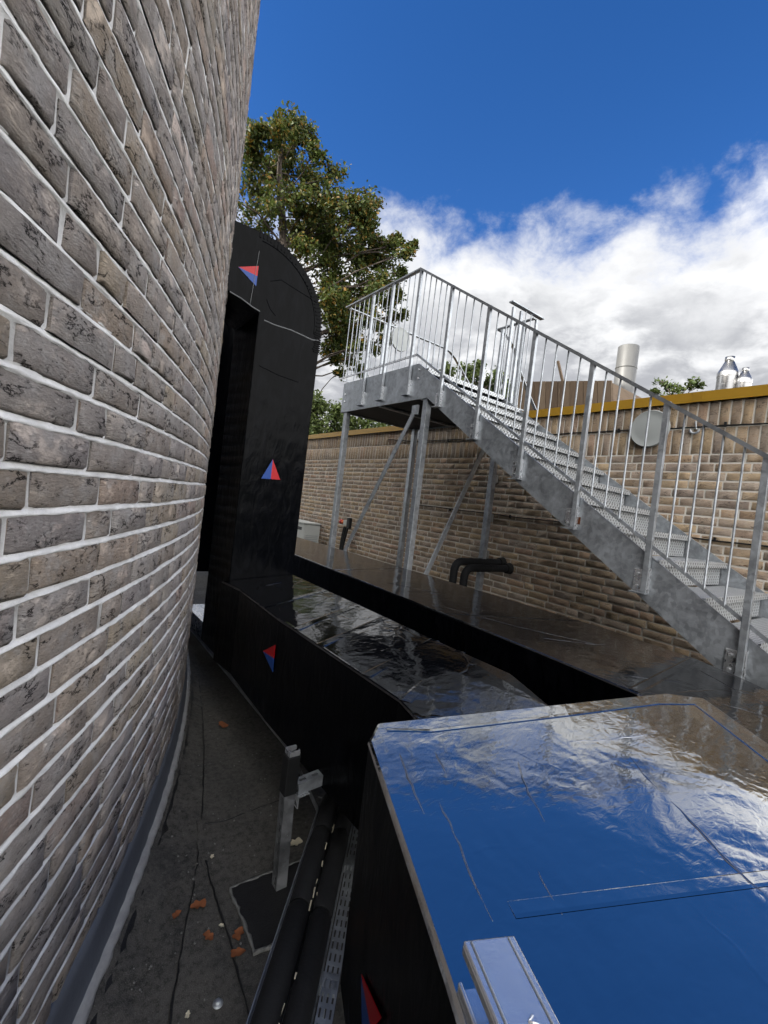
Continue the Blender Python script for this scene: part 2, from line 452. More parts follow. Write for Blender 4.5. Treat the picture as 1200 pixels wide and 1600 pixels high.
# ------------------------------------------------------------------ mesh builder
class MB:
    def __init__(s):
        s.v, s.f, s.sm = [], [], []

    def add(s, vs, fs, smooth=False):
        o = len(s.v)
        s.v += [tuple(p) for p in vs]
        s.f += [tuple(i+o for i in q) for q in fs]
        s.sm += [smooth]*len(fs)
        return s

    def box(s, lo, hi, M4=None):
        (x0, y0, z0), (x1, y1, z1) = lo, hi
        vs = [(x0, y0, z0), (x1, y0, z0), (x1, y1, z0), (x0, y1, z0), (x0, y0, z1), (x1, y0, z1), (x1, y1, z1), (x0, y1, z1)]
        if M4 is not None:
            vs = [tuple(M4 @ Vector(p)) for p in vs]
        return s.add(vs, [(0, 3, 2, 1), (4, 5, 6, 7), (0, 1, 5, 4), (1, 2, 6, 5), (2, 3, 7, 6), (3, 0, 4, 7)])

    def hexa(s, bot, top):
        """bottom and top polygons of equal count -> closed prism"""
        n = len(bot)
        fs = [tuple(range(n-1, -1, -1)), tuple(range(n, 2*n))]
        fs += [(i, (i+1) % n, n+(i+1) % n, n+i) for i in range(n)]
        return s.add(list(bot)+list(top), fs)

    def bar(s, a, b, wdt, dep, side=(1, 0, 0)):
        """rectangular bar from a to b; dep measured along `side`, wdt across"""
        a, b = Vector(a), Vector(b)
        t = (b-a).normalized()
        sd_ = Vector(side)
        sd_ = (sd_-t*sd_.dot(t)).normalized()
        q = t.cross(sd_)
        c = [sd_*dep/2*i+q*wdt/2*j for i, j in ((-1, -1), (1, -1), (1, 1), (-1, 1))]
        return s.hexa([a+k for k in c], [b+k for k in c])

    def tube(s, pts, rad, n=8, caps=True):
        pts = [Vector(p) for p in pts]
        rads = rad if isinstance(rad, (list, tuple)) else [rad]*len(pts)
        vs, fs = [], []
        prev = None
        for i, p in enumerate(pts):
            t = (pts[min(i+1, len(pts)-1)]-pts[max(i-1, 0)]).normalized()
            if prev is None:
                a = Vector((0, 0, 1)) if abs(t.z) < 0.9 else Vector((1, 0, 0))
                prev = (a-t*a.dot(t)).normalized()
            else:
                prev = (prev-t*prev.dot(t)).normalized()
            q = t.cross(prev)
            for k in range(n):
                an = 2*math.pi*k/n
                vs.append(p+(prev*math.cos(an)+q*math.sin(an))*rads[i])
        for i in range(len(pts)-1):
            for k in range(n):
                fs.append((i*n+k, i*n+(k+1) % n, (i+1)*n+(k+1) % n, (i+1)*n+k))
        s.add(vs, fs, True)
        if caps:
            L = len(pts)-1
            s.add([vs[k] for k in range(n)], [tuple(range(n-1, -1, -1))])
            s.add([vs[L*n+k] for k in range(n)], [tuple(range(n))])
        return s

    def lathe(s, prof, centre, n=24):
        """prof = [(r, z)]; revolved about a vertical axis"""
        cx, cy, cz = centre
        vs, fs = [], []
        for r_, z_ in prof:
            for k in range(n):
                an = 2*math.pi*k/n
                vs.append((cx+r_*math.cos(an), cy+r_*math.sin(an), cz+z_))
        for i in range(len(prof)-1):
            for k in range(n):
                fs.append((i*n+k, i*n+(k+1) % n, (i+1)*n+(k+1) % n, (i+1)*n+k))
        s.add(vs, fs, True)
        if prof[0][0] > 1e-4:
            s.add(vs[:n], [tuple(range(n-1, -1, -1))])
        if prof[-1][0] > 1e-4:
            s.add(vs[-n:], [tuple(range(n))])
        return s

    def build(s, name, material, parent=None, bevel=0.0):
        og = world_of(parent) if parent else Vector((0, 0, 0))
        me = bpy.data.meshes.new(name)
        me.from_pydata([(x-og.x, y-og.y, z-og.z) for x, y, z in s.v], [], s.f)
        if any(s.sm):
            me.polygons.foreach_set('use_smooth', s.sm)
        me.update()
        o = bpy.data.objects.new(name, me)
        me.materials.append(material)
        COL.objects.link(o)
        if parent:
            o.parent = parent
        if bevel:
            md = o.modifiers.new('bevel', 'BEVEL')
            md.width = bevel
            md.segments = 2
            md.limit_method = 'ANGLE'
            md.angle_limit = math.radians(40)
        return o


def world_of(o):
    v = Vector((0, 0, 0))
    while o is not None:
        v += Vector(o.location)
        o = o.parent
    return v


def tag(o, label=None, cat=None, group=None, kind=None):
    for k, v in (('label', label), ('category', cat), ('group', group), ('kind', kind)):
        if v:
            o[k] = v
    return o


def thing(name, label, cat, loc=(0, 0, 0), group=None):
    o = bpy.data.objects.new(name, None)
    COL.objects.link(o)
    o.location = loc
    o.empty_display_size = 0.2
    return tag(o, label, cat, group)


def share(src, name, loc, rotz=0.0, parent=None, rot=None):
    """another object on the same mesh, loc in world coordinates"""
    o = bpy.data.objects.new(name, src)
    COL.objects.link(o)
    og = world_of(parent) if parent else Vector((0, 0, 0))
    o.location = Vector(loc)-og
    o.rotation_euler = rot if rot else (0, 0, rotz)
    if parent:
        o.parent = parent
    return o


# ------------------------------------------------------------------ bricks
def brick_arrays(L, H, sd_, depth=0.05, ar=0.006, amp=0.0030):
    q = random.Random(sd_)
    xs = [-L/2, -L/2+ar*1.4, -L*0.17+q.uniform(-.02, .02), L*0.17+q.uniform(-.02, .02), L/2-ar*1.4, L/2]
    if L < 0.16:
        xs = [-L/2, -L/2+ar*1.4, q.uniform(-.01, .01), L/2-ar*1.4, L/2]
    zs = [-H/2, -H/2+ar, H/2-ar, H/2]
    if H > 0.16:
        zs = [-H/2, -H/2+ar, q.uniform(-.03, .03), H/2-ar, H/2]
    nx, nz = len(xs), len(zs)
    V, F = [], []
    for j, z in enumerate(zs):
        for i, x in enumerate(xs):
            e = (i in (0, nx-1)) or (j in (0, nz-1))
            cnr = (i in (0, nx-1)) and (j in (0, nz-1))
            y = (-ar*0.75 if e else 0.0)+q.uniform(-amp, amp)*(0.6 if e else 1.0)-(0.003 if cnr else 0)
            V.append((x+(q.uniform(-.0025, .0025)), y, z+q.uniform(-.0018, .0018)))
    for j in range(nz-1):
        for i in range(nx-1):
            a = j*nx+i
            F.append((a+1, a, a+nx, a+nx+1))
    per = [i for i in range(nx)]+[j*nx+nx-1 for j in range(1, nz)]+[(nz-1)*nx+i for i in range(nx-2, -1, -1)]+[j*nx for j in range(nz-2, 0, -1)]
    o = len(V)
    for p in per:
        V.append((V[p][0], -depth, V[p][2]))
    n = len(per)
    for k in range(n):
        F.append((per[k], per[(k+1) % n], o+(k+1) % n, o+k))
    return np.array(V), F


def mesh_from(name, V, F, material, smooth_front=True):
    me = bpy.data.meshes.new(name)
    me.from_pydata([tuple(p) for p in V], [], F)
    me.polygons.foreach_set('use_smooth', [len(F) and True]*len(F))
    try:
        me.set_sharp_from_angle(angle=math.radians(50))
    except Exception:
        pass
    me.update()
    me.materials.append(material)
    return me


def in_view_area(p, nrm, L, H):
    P = Vector(p)
    z = P.dot(fw)
    if z < 0.05:
        return 0.0
    x = 600+FPX*P.dot(rt)/z
    y = 800-FPX*P.dot(up)/z
    if x < -60 or x > 1260 or y < -60 or y > 1660:
        return 0.0
    cs = -P.normalized().dot(Vector(nrm))
    return max(0.0, cs)*L*H/(z*z)


def lay_bricks(parent, material, specs, keep, occl=None, ar=0.006, amp=0.0030, push_=0.0025):
    """specs: (type key (L,H), centre, rotz, normal). the largest `keep` in view become objects, the rest one stuff part"""
    var = {}
    def variants(L, H):
        k = (round(L, 4), round(H, 4))
        if k not in var:
            var[k] = []
            for s_ in range(9 if L > 0.16 or H > 0.16 else 6):
                V, F = brick_arrays(L, H, int(L*1000)*7+int(H*1000)*3+s_*17, ar=ar, amp=amp)
                var[k].append([V, F, None])
        return var[k]
    sc = []
    for i, (L, H, c_, rz, nr) in enumerate(specs):
        a = in_view_area(c_, nr, L, H)
        if occl and a > 0 and occl(c_):
            a *= 0.0
        sc.append((a, i))
    sc.sort(reverse=True)
    single = set(i for a, i in sc[:keep] if a > 0)
    AV, AF, off = [], [], 0
    q = random.Random(5)
    for i, (L, H, c_, rz, nr) in enumerate(specs):
        vv = variants(L, H)
        v_ = vv[q.randrange(len(vv))]
        push = q.uniform(-0.8*push_, 1.2*push_)
        c2 = Vector(c_)+Vector(nr)*push
        tw = q.uniform(-0.006, 0.006)
        if i in single:
            if v_[2] is None:
                v_[2] = mesh_from('brick', v_[0], v_[1], material)
            share(v_[2], 'brick', c2, rz, parent, rot=(0, tw, rz))
        else:
            Mx = np.array((Matrix.Rotation(rz, 3, 'Z') @ Matrix.Rotation(tw, 3, 'Y')))
            AV.append(v_[0] @ Mx.T+np.array(c2))
            AF += [tuple(k+off for k in fc) for fc in v_[1]]
            off += len(v_[0])
    A = np.concatenate(AV)-np.array(world_of(parent))
    me = mesh_from('brick_field', A, AF, material)
    o = bpy.data.objects.new('brick_field', me)
    COL.objects.link(o)
    o.parent = parent
    o['kind'] = 'stuff'
    return o


# ------------------------------------------------------------------ the round tower
TC, TR = Vector((-8.57, 5.645, 0)), 9.75
FLOOR = -1.45
TOP = 7.0
tower = thing('curved_brick_wall', 'tall curved grey brown brick wall with white mortar, close on the left', 'brick wall', (-8.57, 5.645, FLOOR))
CH = 0.075
Z0 = -0.009
k0, k1 = -17, 92          # bed joints at Z0 + k*CH
A0, A1 = math.radians(-46), math.radians(-3)


def tw(phi, r, z):
    return (TC.x+r*math.cos(phi), TC.y+r*math.sin(phi), z)


specs = []
q = random.Random(21)
for k in range(k0, k1):
    zc_ = Z0+CH*(k+0.5)
    s = -q.uniform(0, 0.2525) if k % 2 else -q.uniform(0, 0.2525)*0.5-0.1
    arc = (A1-A0)*TR
    while s < arc:
        L = 0.24 if q.random() > 0.17 else 0.114
        mid = s+L/2
        if 0 <= mid <= arc:
            ph = A0+mid/TR
            nr = (math.cos(ph), math.sin(ph), 0)
            specs.append((L, 0.0625, tw(ph, TR, zc_), ph-math.pi/2, nr))
        s += L+0.0125
lay_bricks(tower, M['tower_brick'], specs, 300)

# mortar: hollow bed joints between the courses, flush-ish perpends
mb = MB()
segs = int((A1-A0)*TR/0.024)
rows = []
for k in range(k0, k1+1):
    z = Z0+CH*k
    for dz, dr in ((-0.0085, -0.0062), (-0.0062, -0.0018), (-0.0035, -0.0014), (0.0, -0.0030), (0.0030, -0.0062), (0.0056, -0.0070), (0.0085, -0.0062)):
        rows.append((z+dz, dr))
vs = []
q = random.Random(31)
nrow = len(rows)
ph = np.linspace(A0, A1, segs+1)
Rz = np.array([r_[0] for r_ in rows])
Rr = np.array([r_[1] for r_ in rows])
rg = np.random.RandomState(7)
jz = rg.uniform(-0.0019, 0.0019, (nrow, segs+1))
jr = rg.uniform(-0.0017, 0.0014, (nrow, segs+1))
rr = TR+Rr[:, None]+jr
X = TC.x+rr*np.cos(ph)[None, :]
Y = TC.y+rr*np.sin(ph)[None, :]
Z = Rz[:, None]+jz
V = np.stack([X, Y, Z], 2).reshape(-1, 3)
idx = np.arange(nrow*(segs+1)).reshape(nrow, segs+1)
F = np.stack([idx[:-1, :-1], idx[:-1, 1:], idx[1:, 1:], idx[1:, :-1]], 2).reshape(-1, 4)
mb.add(V.tolist(), F.tolist(), True)
mb.build('mortar', M['tower_mortar'], tower)
# rest of the shell, down to the ground
mb = MB()
mb.lathe([(TR-0.045, -6.0), (TR-0.045, TOP-0.12)], (TC.x, TC.y, 0), 220)
mb.build('shell', M['tower_mortar'], tower)
mb = MB()
mb.lathe([(TR-0.3, TOP-0.1), (TR+0.05, TOP-0.1), (TR+0.05, TOP), (0.0, TOP+0.02)], (TC.x, TC.y, 0), 160)
mb.build('coping', M['lead'], tower)


def arc_strip(prof, a0, a1, n, jit=0.0, sd_=1):
    """open profile [(dr, z)] swept along the tower, with a little waviness"""
    q_ = random.Random(sd_)
    m_ = MB()
    vs_, fs_ = [], []
    npf = len(prof)
    wv = [q_.uniform(-1, 1) for _ in range(n+1)]
    wv2 = [q_.uniform(-1, 1) for _ in range(n+1)]
    for i in range(n+1):
        p_ = a0+(a1-a0)*i/n
        for j, (dr, z) in enumerate(prof):
            jj = jit*(wv[i]*0.6+0.4*q_.uniform(-1, 1))*(j/(npf-1))
            vs_.append(tw(p_, TR+dr+jj, z+jit*0.5*wv2[i]*(j/(npf-1))))
    for i in range(n):
        for j in range(npf-1):
            a = i*npf+j
            fs_.append((a, a+npf, a+npf+1, a+1))
    m_.add(vs_, fs_, True)
    return m_


arc_strip([(-0.02, -1.262), (0.004, -1.268), (0.010, -1.30), (0.014, -1.36), (0.024, -1.395), (0.03, -1.41)], A0, A1, 220, 0.003, 3).build('lead_flashing', M['lead'], tower)
arc_strip([(0.016, -1.388), (0.032, -1.392), (0.042, -1.401), (0.045, -1.410), (0.042, -1.419), (0.032, -1.424)], A0, A1, 300, 0.008, 5).build('flashing_edge', M['lead_edge'], tower)

# ------------------------------------------------------------------ ground and roof deck
gnd = MB().box((-600, -600, -6.3), (600, 600, -6.0)).build('ground', M['terrain'])
tag(gnd, kind='structure')
deck = MB().box((-9.0, -6.0, -6.0), (4.74, 16.0, FLOOR-0.02)).build('roof_deck', M['felt'])
tag(deck, kind='structure')


def sheet(pts, z, th=0.005, jit=0.006, sd_=1, name='felt_sheet', material=None):
    q_ = random.Random(sd_)
    out = []
    for i in range(len(pts)):
        a, b = Vector((*pts[i], 0)), Vector((*pts[(i+1) % len(pts)], 0))
        n = max(1, int((b-a).length/0.05))
        t = (b-a).normalized() if (b-a).length else Vector((1, 0, 0))
        p_ = Vector((-t.y, t.x, 0))
        for k in range(n):
            o_ = q_.uniform(-jit, jit) if k else 0
            out.append(a+(b-a)*k/n+p_*o_)
    m_ = MB()
    m_.hexa([(v.x, v.y, z-th) for v in out], [(v.x, v.y, z) for v in out])
    return m_.build(name, material or M['felt'], deck)


def ring(off, y0, y1, n=24):
    r_ = TR+off
    return [(TC.x+math.sqrt(r_*r_-(y0+(y1-y0)*i/n-TC.y)**2), y0+(y1-y0)*i/n) for i in range(n+1)]


lap = [(1.03, 3.40), (0.90, 2.80), (0.80, 2.41), (0.72, 2.12), (0.655, 1.90)]
lap2 = [(0.655, 1.90), (0.585, 1.70), (0.500, 1.49), (0.447, 1.36), (0.36, 1.13), (0.20, 0.75), (-0.1, 0.1), (-0.5, -0.8), (-1.0, -2.0)]
inner = ring(-0.1, -2.2, 6.5)
sheet(inner+[(1.35, 6.5), (1.2, 4.6)]+lap+lap2[1:], FLOOR-0.009, sd_=2)
sheet([(4.38, 6.5), (1.28, 6.5), (1.13, 4.6)]+lap+[(0.745, 1.875), (1.02, 1.90), (4.38, 1.95)], FLOOR-0.004, sd_=4)
sheet([(4.38, 2.0), (1.02, 1.955), (0.745, 1.925), (0.64, 1.93), (0.605, 1.75), (0.607, 1.59), (0.594, 1.35), (0.57, 1.09), (0.53, 0.7), (0.4, 0.0), (0.2, -2.2), (4.38, -2.2)], FLOOR+0.001, sd_=6)
sheet([(0.63, 1.86)]+lap2[1:]+[(0.24, -2.2), (0.44, 0.0), (0.57, 0.7), (0.61, 1.09), (0.634, 1.35), (0.65, 1.6)], FLOOR-0.002, sd_=8)


def bead(pts, r_, sd_, z=FLOOR+0.0, mat_='bitumen'):
    q_ = random.Random(sd_)
    P_ = []
    for a, b in zip(pts[:-1], pts[1:]):
        n = max(2, int(math.dist(a, b)/0.03))
        for i in range(n):
            t = i/n
            P_.append((a[0]+(b[0]-a[0])*t+q_.uniform(-.003, .003), a[1]+(b[1]-a[1])*t+q_.uniform(-.003, .003), z-r_*0.55+q_.uniform(-.0015, .0015)))
    P_.append((*pts[-1], z))
    MB().tube(P_, [r_*q_.uniform(0.5, 1.3) for _ in P_], 6).build('seam_bead', M[mat_], deck)


bead(lap+lap2[1:6], 0.0035, 1, FLOOR-0.001)
bead([(0.655, 1.90), (0.745, 1.878), (0.85, 1.888), (1.02, 1.902), (1.5, 1.93)], 0.0035, 2, FLOOR+0.002)
bead([(0.618, 1.70), (0.607, 1.59), (0.594, 1.35), (0.57, 1.09), (0.53, 0.7)], 0.0035, 3, FLOOR+0.003)
# rough felt upstand along the tower
arc_strip([(0.030, -1.405), (0.060, -1.428), (0.10, -1.448), (0.135, -1.456)], math.radians(-40), math.radians(-6), 170, 0.010, 9).build('felt_upstand', M['felt'], tower)
arc_strip([(0.048, -1.424), (0.062, -1.428), (0.075, -1.440), (0.084, -1.450)], math.radians(-40), math.radians(-6), 190, 0.008, 12).build('bitumen_fillet', M['bitumen'], tower)

# ------------------------------------------------------------------ straight brick parapet wall
WX = 4.41
COPZ = 1.187
wall = thing('brick_parapet_wall', 'straight tan brick wall with soldier courses under a mustard metal coping', 'brick wall', (WX, 5, FLOOR))
ZS = COPZ-0.45
specs = []
q = random.Random(77)
YA, YB = -1.2, 12.0
nrm = (-1, 0, 0)
k = 0
z = ZS
while z > FLOOR-0.02:
    s = YA-q.uniform(0, 0.25)
    zc_ = z-0.0375
    while s < YB:
        L = 0.236 if q.random() > 0.22 else 0.111
        specs.append((L, 0.061, (WX, s+L/2, zc_), math.pi/2, nrm))
        s += L+0.014
    z -= CH
for row in range(2):
    s = YA-q.uniform(0, 0.05)
    while s < YB:
        specs.append((0.066, 0.214, (WX, s+0.033, ZS+0.1125+0.225*row), math.pi/2, nrm))
        s += 0.066+0.0125


def hidden_wall(c_):
    # behind the ducts / stair
    x_, y_, z_ = c_
    return z_ < -0.90 or (y_ < 3.4 and 1.083-0.66*(3.41-y_)*0.9-0.1 < z_*0.66 < 1.3-0.66*(3.41-y_)*0.8)


lay_bricks(wall, M['wall_brick'], specs, 300, hidden_wall, ar=0.0022, amp=0.0010, push_=0.0014)
mb = MB()
zs_ = np.arange(FLOOR-0.1, COPZ+0.02, 0.025)
ys_ = np.arange(YA-0.2, YB+0.05, 0.05)
rg = np.random.RandomState(3)
V = [(WX+0.0030+rg.uniform(-0.0006, 0.0006), y_, z_) for z_ in zs_ for y_ in ys_]
ny = len(ys_)
F = [(j*ny+i, j*ny+i+1, (j+1)*ny+i+1, (j+1)*ny+i) for j in range(len(zs_)-1) for i in range(ny-1)]
F = [t[::-1] for t in F]
mb.add(V, F, True)
mb.build('mortar', M['wall_mortar'], wall)
MB().box((WX+0.03, YA-0.2, -6), (WX+0.32, YB, COPZ-0.005)).build('wall_core', M['wall_mortar'], wall)
y_ = YA-0.2
i = 0
while y_ < YB:
    y2 = min(YB, y_+3.0)
    pr = [(WX-0.035, COPZ-0.006), (WX-0.026, COPZ-0.006), (WX-0.026, COPZ+0.06), (WX+0.35, COPZ+0.06), (WX+0.35, COPZ-0.02), (WX+0.36, COPZ-0.02), (WX+0.36, COPZ+0.074), (WX-0.035, COPZ+0.082)]
    m_ = MB()
    n = len(pr)
    m_.add([(x_, y_+0.002, zz) for x_, zz in pr]+[(x_, y2-0.002, zz) for x_, zz in pr],
           [(j, (j+1) % n, n+(j+1) % n, n+j) for j in range(n)]+[(0, 1, 2, 3, 4, 5, 6, 7), tuple(range(15, 7, -1))])
    m_.build('coping_section', M['mustard'], wall)
    if i:
        MB().box((WX-0.038, y_-0.04, COPZ-0.004), (WX-0.0352, y_+0.04, COPZ+0.082)).build('coping_joint', M['mustard_joint'], wall)
    y_ = y2
    i += 1
roof2 = MB().box((4.76, -8, -6), (16, 9.0, 1.0)).build('upper_roof', M['roofing'])
tag(roof2, kind='structure')


# ------------------------------------------------------------------ ducts
def quad_strip(pts, wd, z, th=0.003):
    """thin raised lap lying on a surface along a polyline (world xy), constant or per-point z"""
    m_ = MB()
    for (a, b) in zip(pts[:-1], pts[1:]):
        a, b = Vector(a), Vector(b)
        t = (b-a).normalized()
        n = Vector((-t.y, t.x, 0)).normalized()*wd/2
        o_ = Vector((0, 0, th))
        m_.hexa([a-n, b-n, b+n, a+n], [a-n*0.6+o_, b-n*0.6+o_, b+n*0.6+o_, a+n*0.6+o_])
    return m_


def crease(pts, r_, sd_):
    q_ = random.Random(sd_)
    P_ = []
    for a, b in zip(pts[:-1], pts[1:]):
        a, b = Vector(a), Vector(b)
        n = max(3, int((b-a).length/0.02))
        for i_ in range(n):
            v_ = a.lerp(b, i_/n)
            P_.append((v_.x+q_.uniform(-.0025, .0025), v_.y+q_.uniform(-.0025, .0025), v_.z-r_*0.45))
    P_.append(tuple(pts[-1]))
    n = len(P_)
    return MB().tube(P_, [max(0.0004, r_*min(1, 6*i_/n, 6*(n-1-i_)/n)*q_.uniform(0.7, 1.2)) for i_ in range(n)], 8)


def flow_arrow(parent, apex, c1, c2, nrm_, redside=1):
    """two-colour triangle film on a face: apex plus two base corners, split down the middle"""
    apex, c1, c2 = Vector(apex), Vector(c1), Vector(c2)
    mid = (c1+c2)/2
    n_ = Vector(nrm_)
    def tri(a, b, c_, nm, mt, par):
        o0, o1 = n_*0.0015, n_*0.0035
        if (b-a).cross(c_-a).dot(n_) < 0:
            b, c_ = c_, b
        return MB().hexa([a+o0, b+o0, c_+o0], [a+o1, b+o1, c_+o1]).build(nm, mt, par)
    o_ = bpy.data.objects.new('flow_arrow', None)
    COL.objects.link(o_)
    o_.parent = parent
    o_.location = (apex+mid)/2-world_of(parent)
    tri(apex, c1, mid, 'red_half', M['red'], o_)
    tri(apex, mid, c2, 'blue_half', M['blue'], o_)
    return o_


def prism_duct(name, poly, ztop, zbot, root, top_mat, side_mat, bevel=0.012):
    """duct run: black sided body with a separate foil top sheet. ztop: list per corner"""
    n = len(poly)
    zt = ztop if isinstance(ztop, (list, tuple)) else [ztop]*n
    body = MB().hexa([(x_, y__, zbot) for x_, y__ in poly], [(x_, y__, z_-0.012) for (x_, y__), z_ in zip(poly, zt)])
    body.build('duct_body', side_mat, root)
    cx = sum(p[0] for p in poly)/n
    cy = sum(p[1] for p in poly)/n
    gp = [((x_-cx)*1.004+cx, (y__-cy)*1.004+cy) for x_, y__ in poly]
    top = MB().hexa([(x_, y__, z_-0.014) for (x_, y__), z_ in zip(gp, zt)], [(x_, y__, z_) for (x_, y__), z_ in zip(gp, zt)])
    return top.build('top_sheet', top_mat, root, bevel)


# riser with the swan-neck top
RY0, RY1 = 2.86, 3.32
riser = thing('vertical_duct', 'tall black duct rising beside the curved wall with a rounded elbow top', 'duct', (1.2, 3.1, -1.12))
prof = [(0.985, -1.12), (1.42, -1.12), (1.422, 1.12)]
cxr, czr, rad = 0.952, 1.122, 0.470
for i in range(1, 22):
    a = math.radians(90*i/21)
    prof.append((cxr+rad*math.cos(a), czr+rad*math.sin(a)))
prof += [(0.62, 1.585), (0.62, 1.215), (0.782, 1.163), (0.980, 1.100)]
n = len(prof)
mb = MB()
mb.add([(x_, RY0, z_) for x_, z_ in prof]+[(x_, RY1, z_) for x_, z_ in prof],
       [tuple(range(n)), tuple(range(2*n-1, n-1, -1))]+[((j+1) % n, j, n+j, n+(j+1) % n) for j in range(n)])
mb.build('duct_body', M['black'], riser, 0.006)
for i in range(40):
    t = i/39
    if t < 0.25:
        a = 0.0
        bx_, bz_ = cxr+rad, 0.98+(t/0.25)*0.14
    else:
        a = math.radians(92*(t-0.25)/0.75)
        bx_, bz_ = cxr+rad*math.cos(a), czr+rad*math.sin(a)
    er = Vector((math.cos(a), 0, math.sin(a)))
    et = Vector((-math.sin(a), 0, math.cos(a)))
    L_ = 0.046+rnd.uniform(-.008, .008)
    c0 = Vector((bx_, RY0, bz_))-er*(L_/2-0.004)
    lean = rnd.uniform(-.06, .06)
    Mx = Matrix.Translation(c0) @ Matrix((tuple((er.x, 0, et.x, 0)), (0, 1, 0, 0), (er.z, 0, et.z, 0), (0, 0, 0, 1))) @ Matrix.Rotation(lean, 4, 'Y')
    MB().box((-L_/2, -0.005, -0.0045), (L_/2, 0.001, 0.0045), Mx).build('pleat', M['black'], riser)
# outer rim tape following the bend, seams
rim = []
for i in range(25):
    a = math.radians(-4+94*i/24)
    rim.append((cxr+(rad-0.052)*math.cos(a), RY0-0.001, czr+(rad-0.052)*math.sin(a)))
MB().tube(rim, 0.003, 6).build('rim_seam', M['black'], riser)
for pts, r_ in (([(1.018, RY0, 1.068), (1.09, RY0, 1.062), (1.2, RY0, 1.066), (1.31, RY0, 1.056), (1.36, RY0, 1.05), (1.41, RY0, 1.060)], 0.0042),
                ([(0.79, RY0, 1.163), (0.86, RY0, 1.150), (0.93, RY0, 1.125), (0.985, RY0, 1.112)], 0.0042),
                ([(1.03, RY0, 1.32), (1.10, RY0, 1.355), (1.2, RY0, 1.335), (1.30, RY0, 1.318), (1.38, RY0, 1.30)], 0.0028),
                ([(1.02, RY0, 0.78), (1.15, RY0, 0.755), (1.30, RY0, 0.745)], 0.0025),
                ([(1.02, RY0, 1.20), (1.05, RY0, 1.15), (1.09, RY0, 1.12)], 0.003)):
    MB().tube(pts, r_, 6).build('tape_seam', M['tape'] if r_ > 0.004 else M['black'], riser)
MB().tube([(0.938, RY0-0.0042, 1.47), (0.918, RY0-0.0042, 1.13)], 0.0016, 5).build('scratch_line', M['tape'], riser)
flow_arrow(riser, (0.823, RY0, 1.325), (0.945, RY0, 1.380), (0.943, RY0, 1.254), (0, -1, 0))
flow_arrow(riser, (1.180, RY0, 0.206), (1.247, RY0, 0.080), (1.116, RY0, 0.072), (0, -1, 0))

second = thing('vertical_duct', 'plain black duct standing in the narrow gap between the curved wall and the elbowed riser', 'duct', (1.25, 4.0, -0.72))
MB().box((0.90, 3.80, -0.72), (1.40, 4.25, 1.9)).build('duct_body', M['black'], second, 0.006)
MB().box((1.0, 3.9, FLOOR), (1.04, 3.94, -0.721)).build('support_leg', M['galv'], second)
MB().box((1.32, 3.9, FLOOR), (1.36, 3.94, -0.721)).build('support_leg', M['galv'], second)

# middle low duct from the riser towards us
low = thing('low_duct', 'black low level duct with wrinkled shiny top running from the foot of the riser', 'duct', (1.2, 1.9, -1.1))
lp = [(0.936, 2.85), (0.965, 2.60), (0.938, 2.0), (0.936, 1.06), (0.905, 0.93), (1.295, 0.755), (1.405, 1.00), (1.402, 1.4), (1.418, 2.85)]
lz = [-0.600, -0.600, -0.600, -0.600, -0.602, -0.560, -0.556, -0.556, -0.556]
prism_duct('low', lp, lz, -1.10, low, M['foil_old'], M['black'])
slope = lambda x_: -0.600+0.0913*(x_-0.936)
for i, yy in enumerate((2.28, 1.92, 1.70, 1.33, 1.16)):
    a, b_ = (0.945, yy-0.10+rnd.uniform(-.03, .03)), (1.400, yy+0.06+rnd.uniform(-.03, .03))
    quad_strip([(a[0], a[1], slope(a[0])), (b_[0], b_[1], slope(b_[0]))], 0.05, 0, 0.0022).build('lap_seam', M['foil_old'], low)
for i in range(26):
    x_ = rnd.uniform(0.97, 1.34)
    yy = rnd.uniform(1.1, 2.7)
    dx, dy = rnd.choice([(0.06, 0.05), (0.09, -0.02), (-0.03, 0.12), (0.10, 0.03), (0.015, 0.16)])
    dx *= rnd.uniform(.5, 1.3)
    x2 = min(1.39, max(0.95, x_+dx))
    c_ = crease([(x_, yy, slope(x_)), ((x_+x2)/2+.006, yy+dy*.55, slope((x_+x2)/2)), (x2, yy+dy, slope(x2))], 0.0026, i)
    c_.build('crease', M['foil_old'], low)
flow_arrow(low, (0.9345, 2.105, -0.795), (0.9345, 1.975, -0.722), (0.9345, 1.968, -0.850), (-1, 0, 0))

# rear duct beneath the stair
rear = thing('rear_duct', 'long black duct at the foot of the brick wall passing under the steel stair', 'duct', (2.4, 3, -1.1))
rp = [(2.05, 7.5), (2.04, 4.2), (1.96, 2.2), (1.90, 1.2), (1.86, 0.76), (1.55, 0.30), (2.20, 0.05), (2.62, 0.62), (2.74, 0.86), (2.83, 1.40), (2.87, 3.0), (2.88, 7.5)]
prism_duct('rear', rp, -0.600, -1.12, rear, M['foil_old'], M['black'])
quad_strip([(1.875, 0.77, -0.600), (2.72, 0.855, -0.600)], 0.05, 0, 0.0025).build('lap_seam', M['foil_old'], rear)
quad_strip([(1.95, 1.9, -0.600), (2.83, 1.55, -0.600)], 0.05, 0, 0.0025).build('lap_seam', M['foil_old'], rear)
quad_strip([(2.00, 3.3, -0.600), (2.85, 3.4, -0.600)], 0.05, 0, 0.0025).build('lap_seam', M['foil_old'], rear)
for i, p_ in enumerate(([(2.03, 2.2), (2.2, 1.55), (2.45, 1.05)], [(2.1, 1.4), (2.35, 1.2), (2.5, 1.15)], [(2.0, 0.9), (2.25, 0.7)], [(2.55, 0.8), (2.35, 0.55)], [(2.1, 0.6), (2.2, 0.3)], [(2.15, 2.8), (2.4, 2.3)])):
    c_ = crease([(a, b_, -0.600) for a, b_ in p_], 0.003, 40+i)
    c_.build('crease', M['foil_old'], rear)

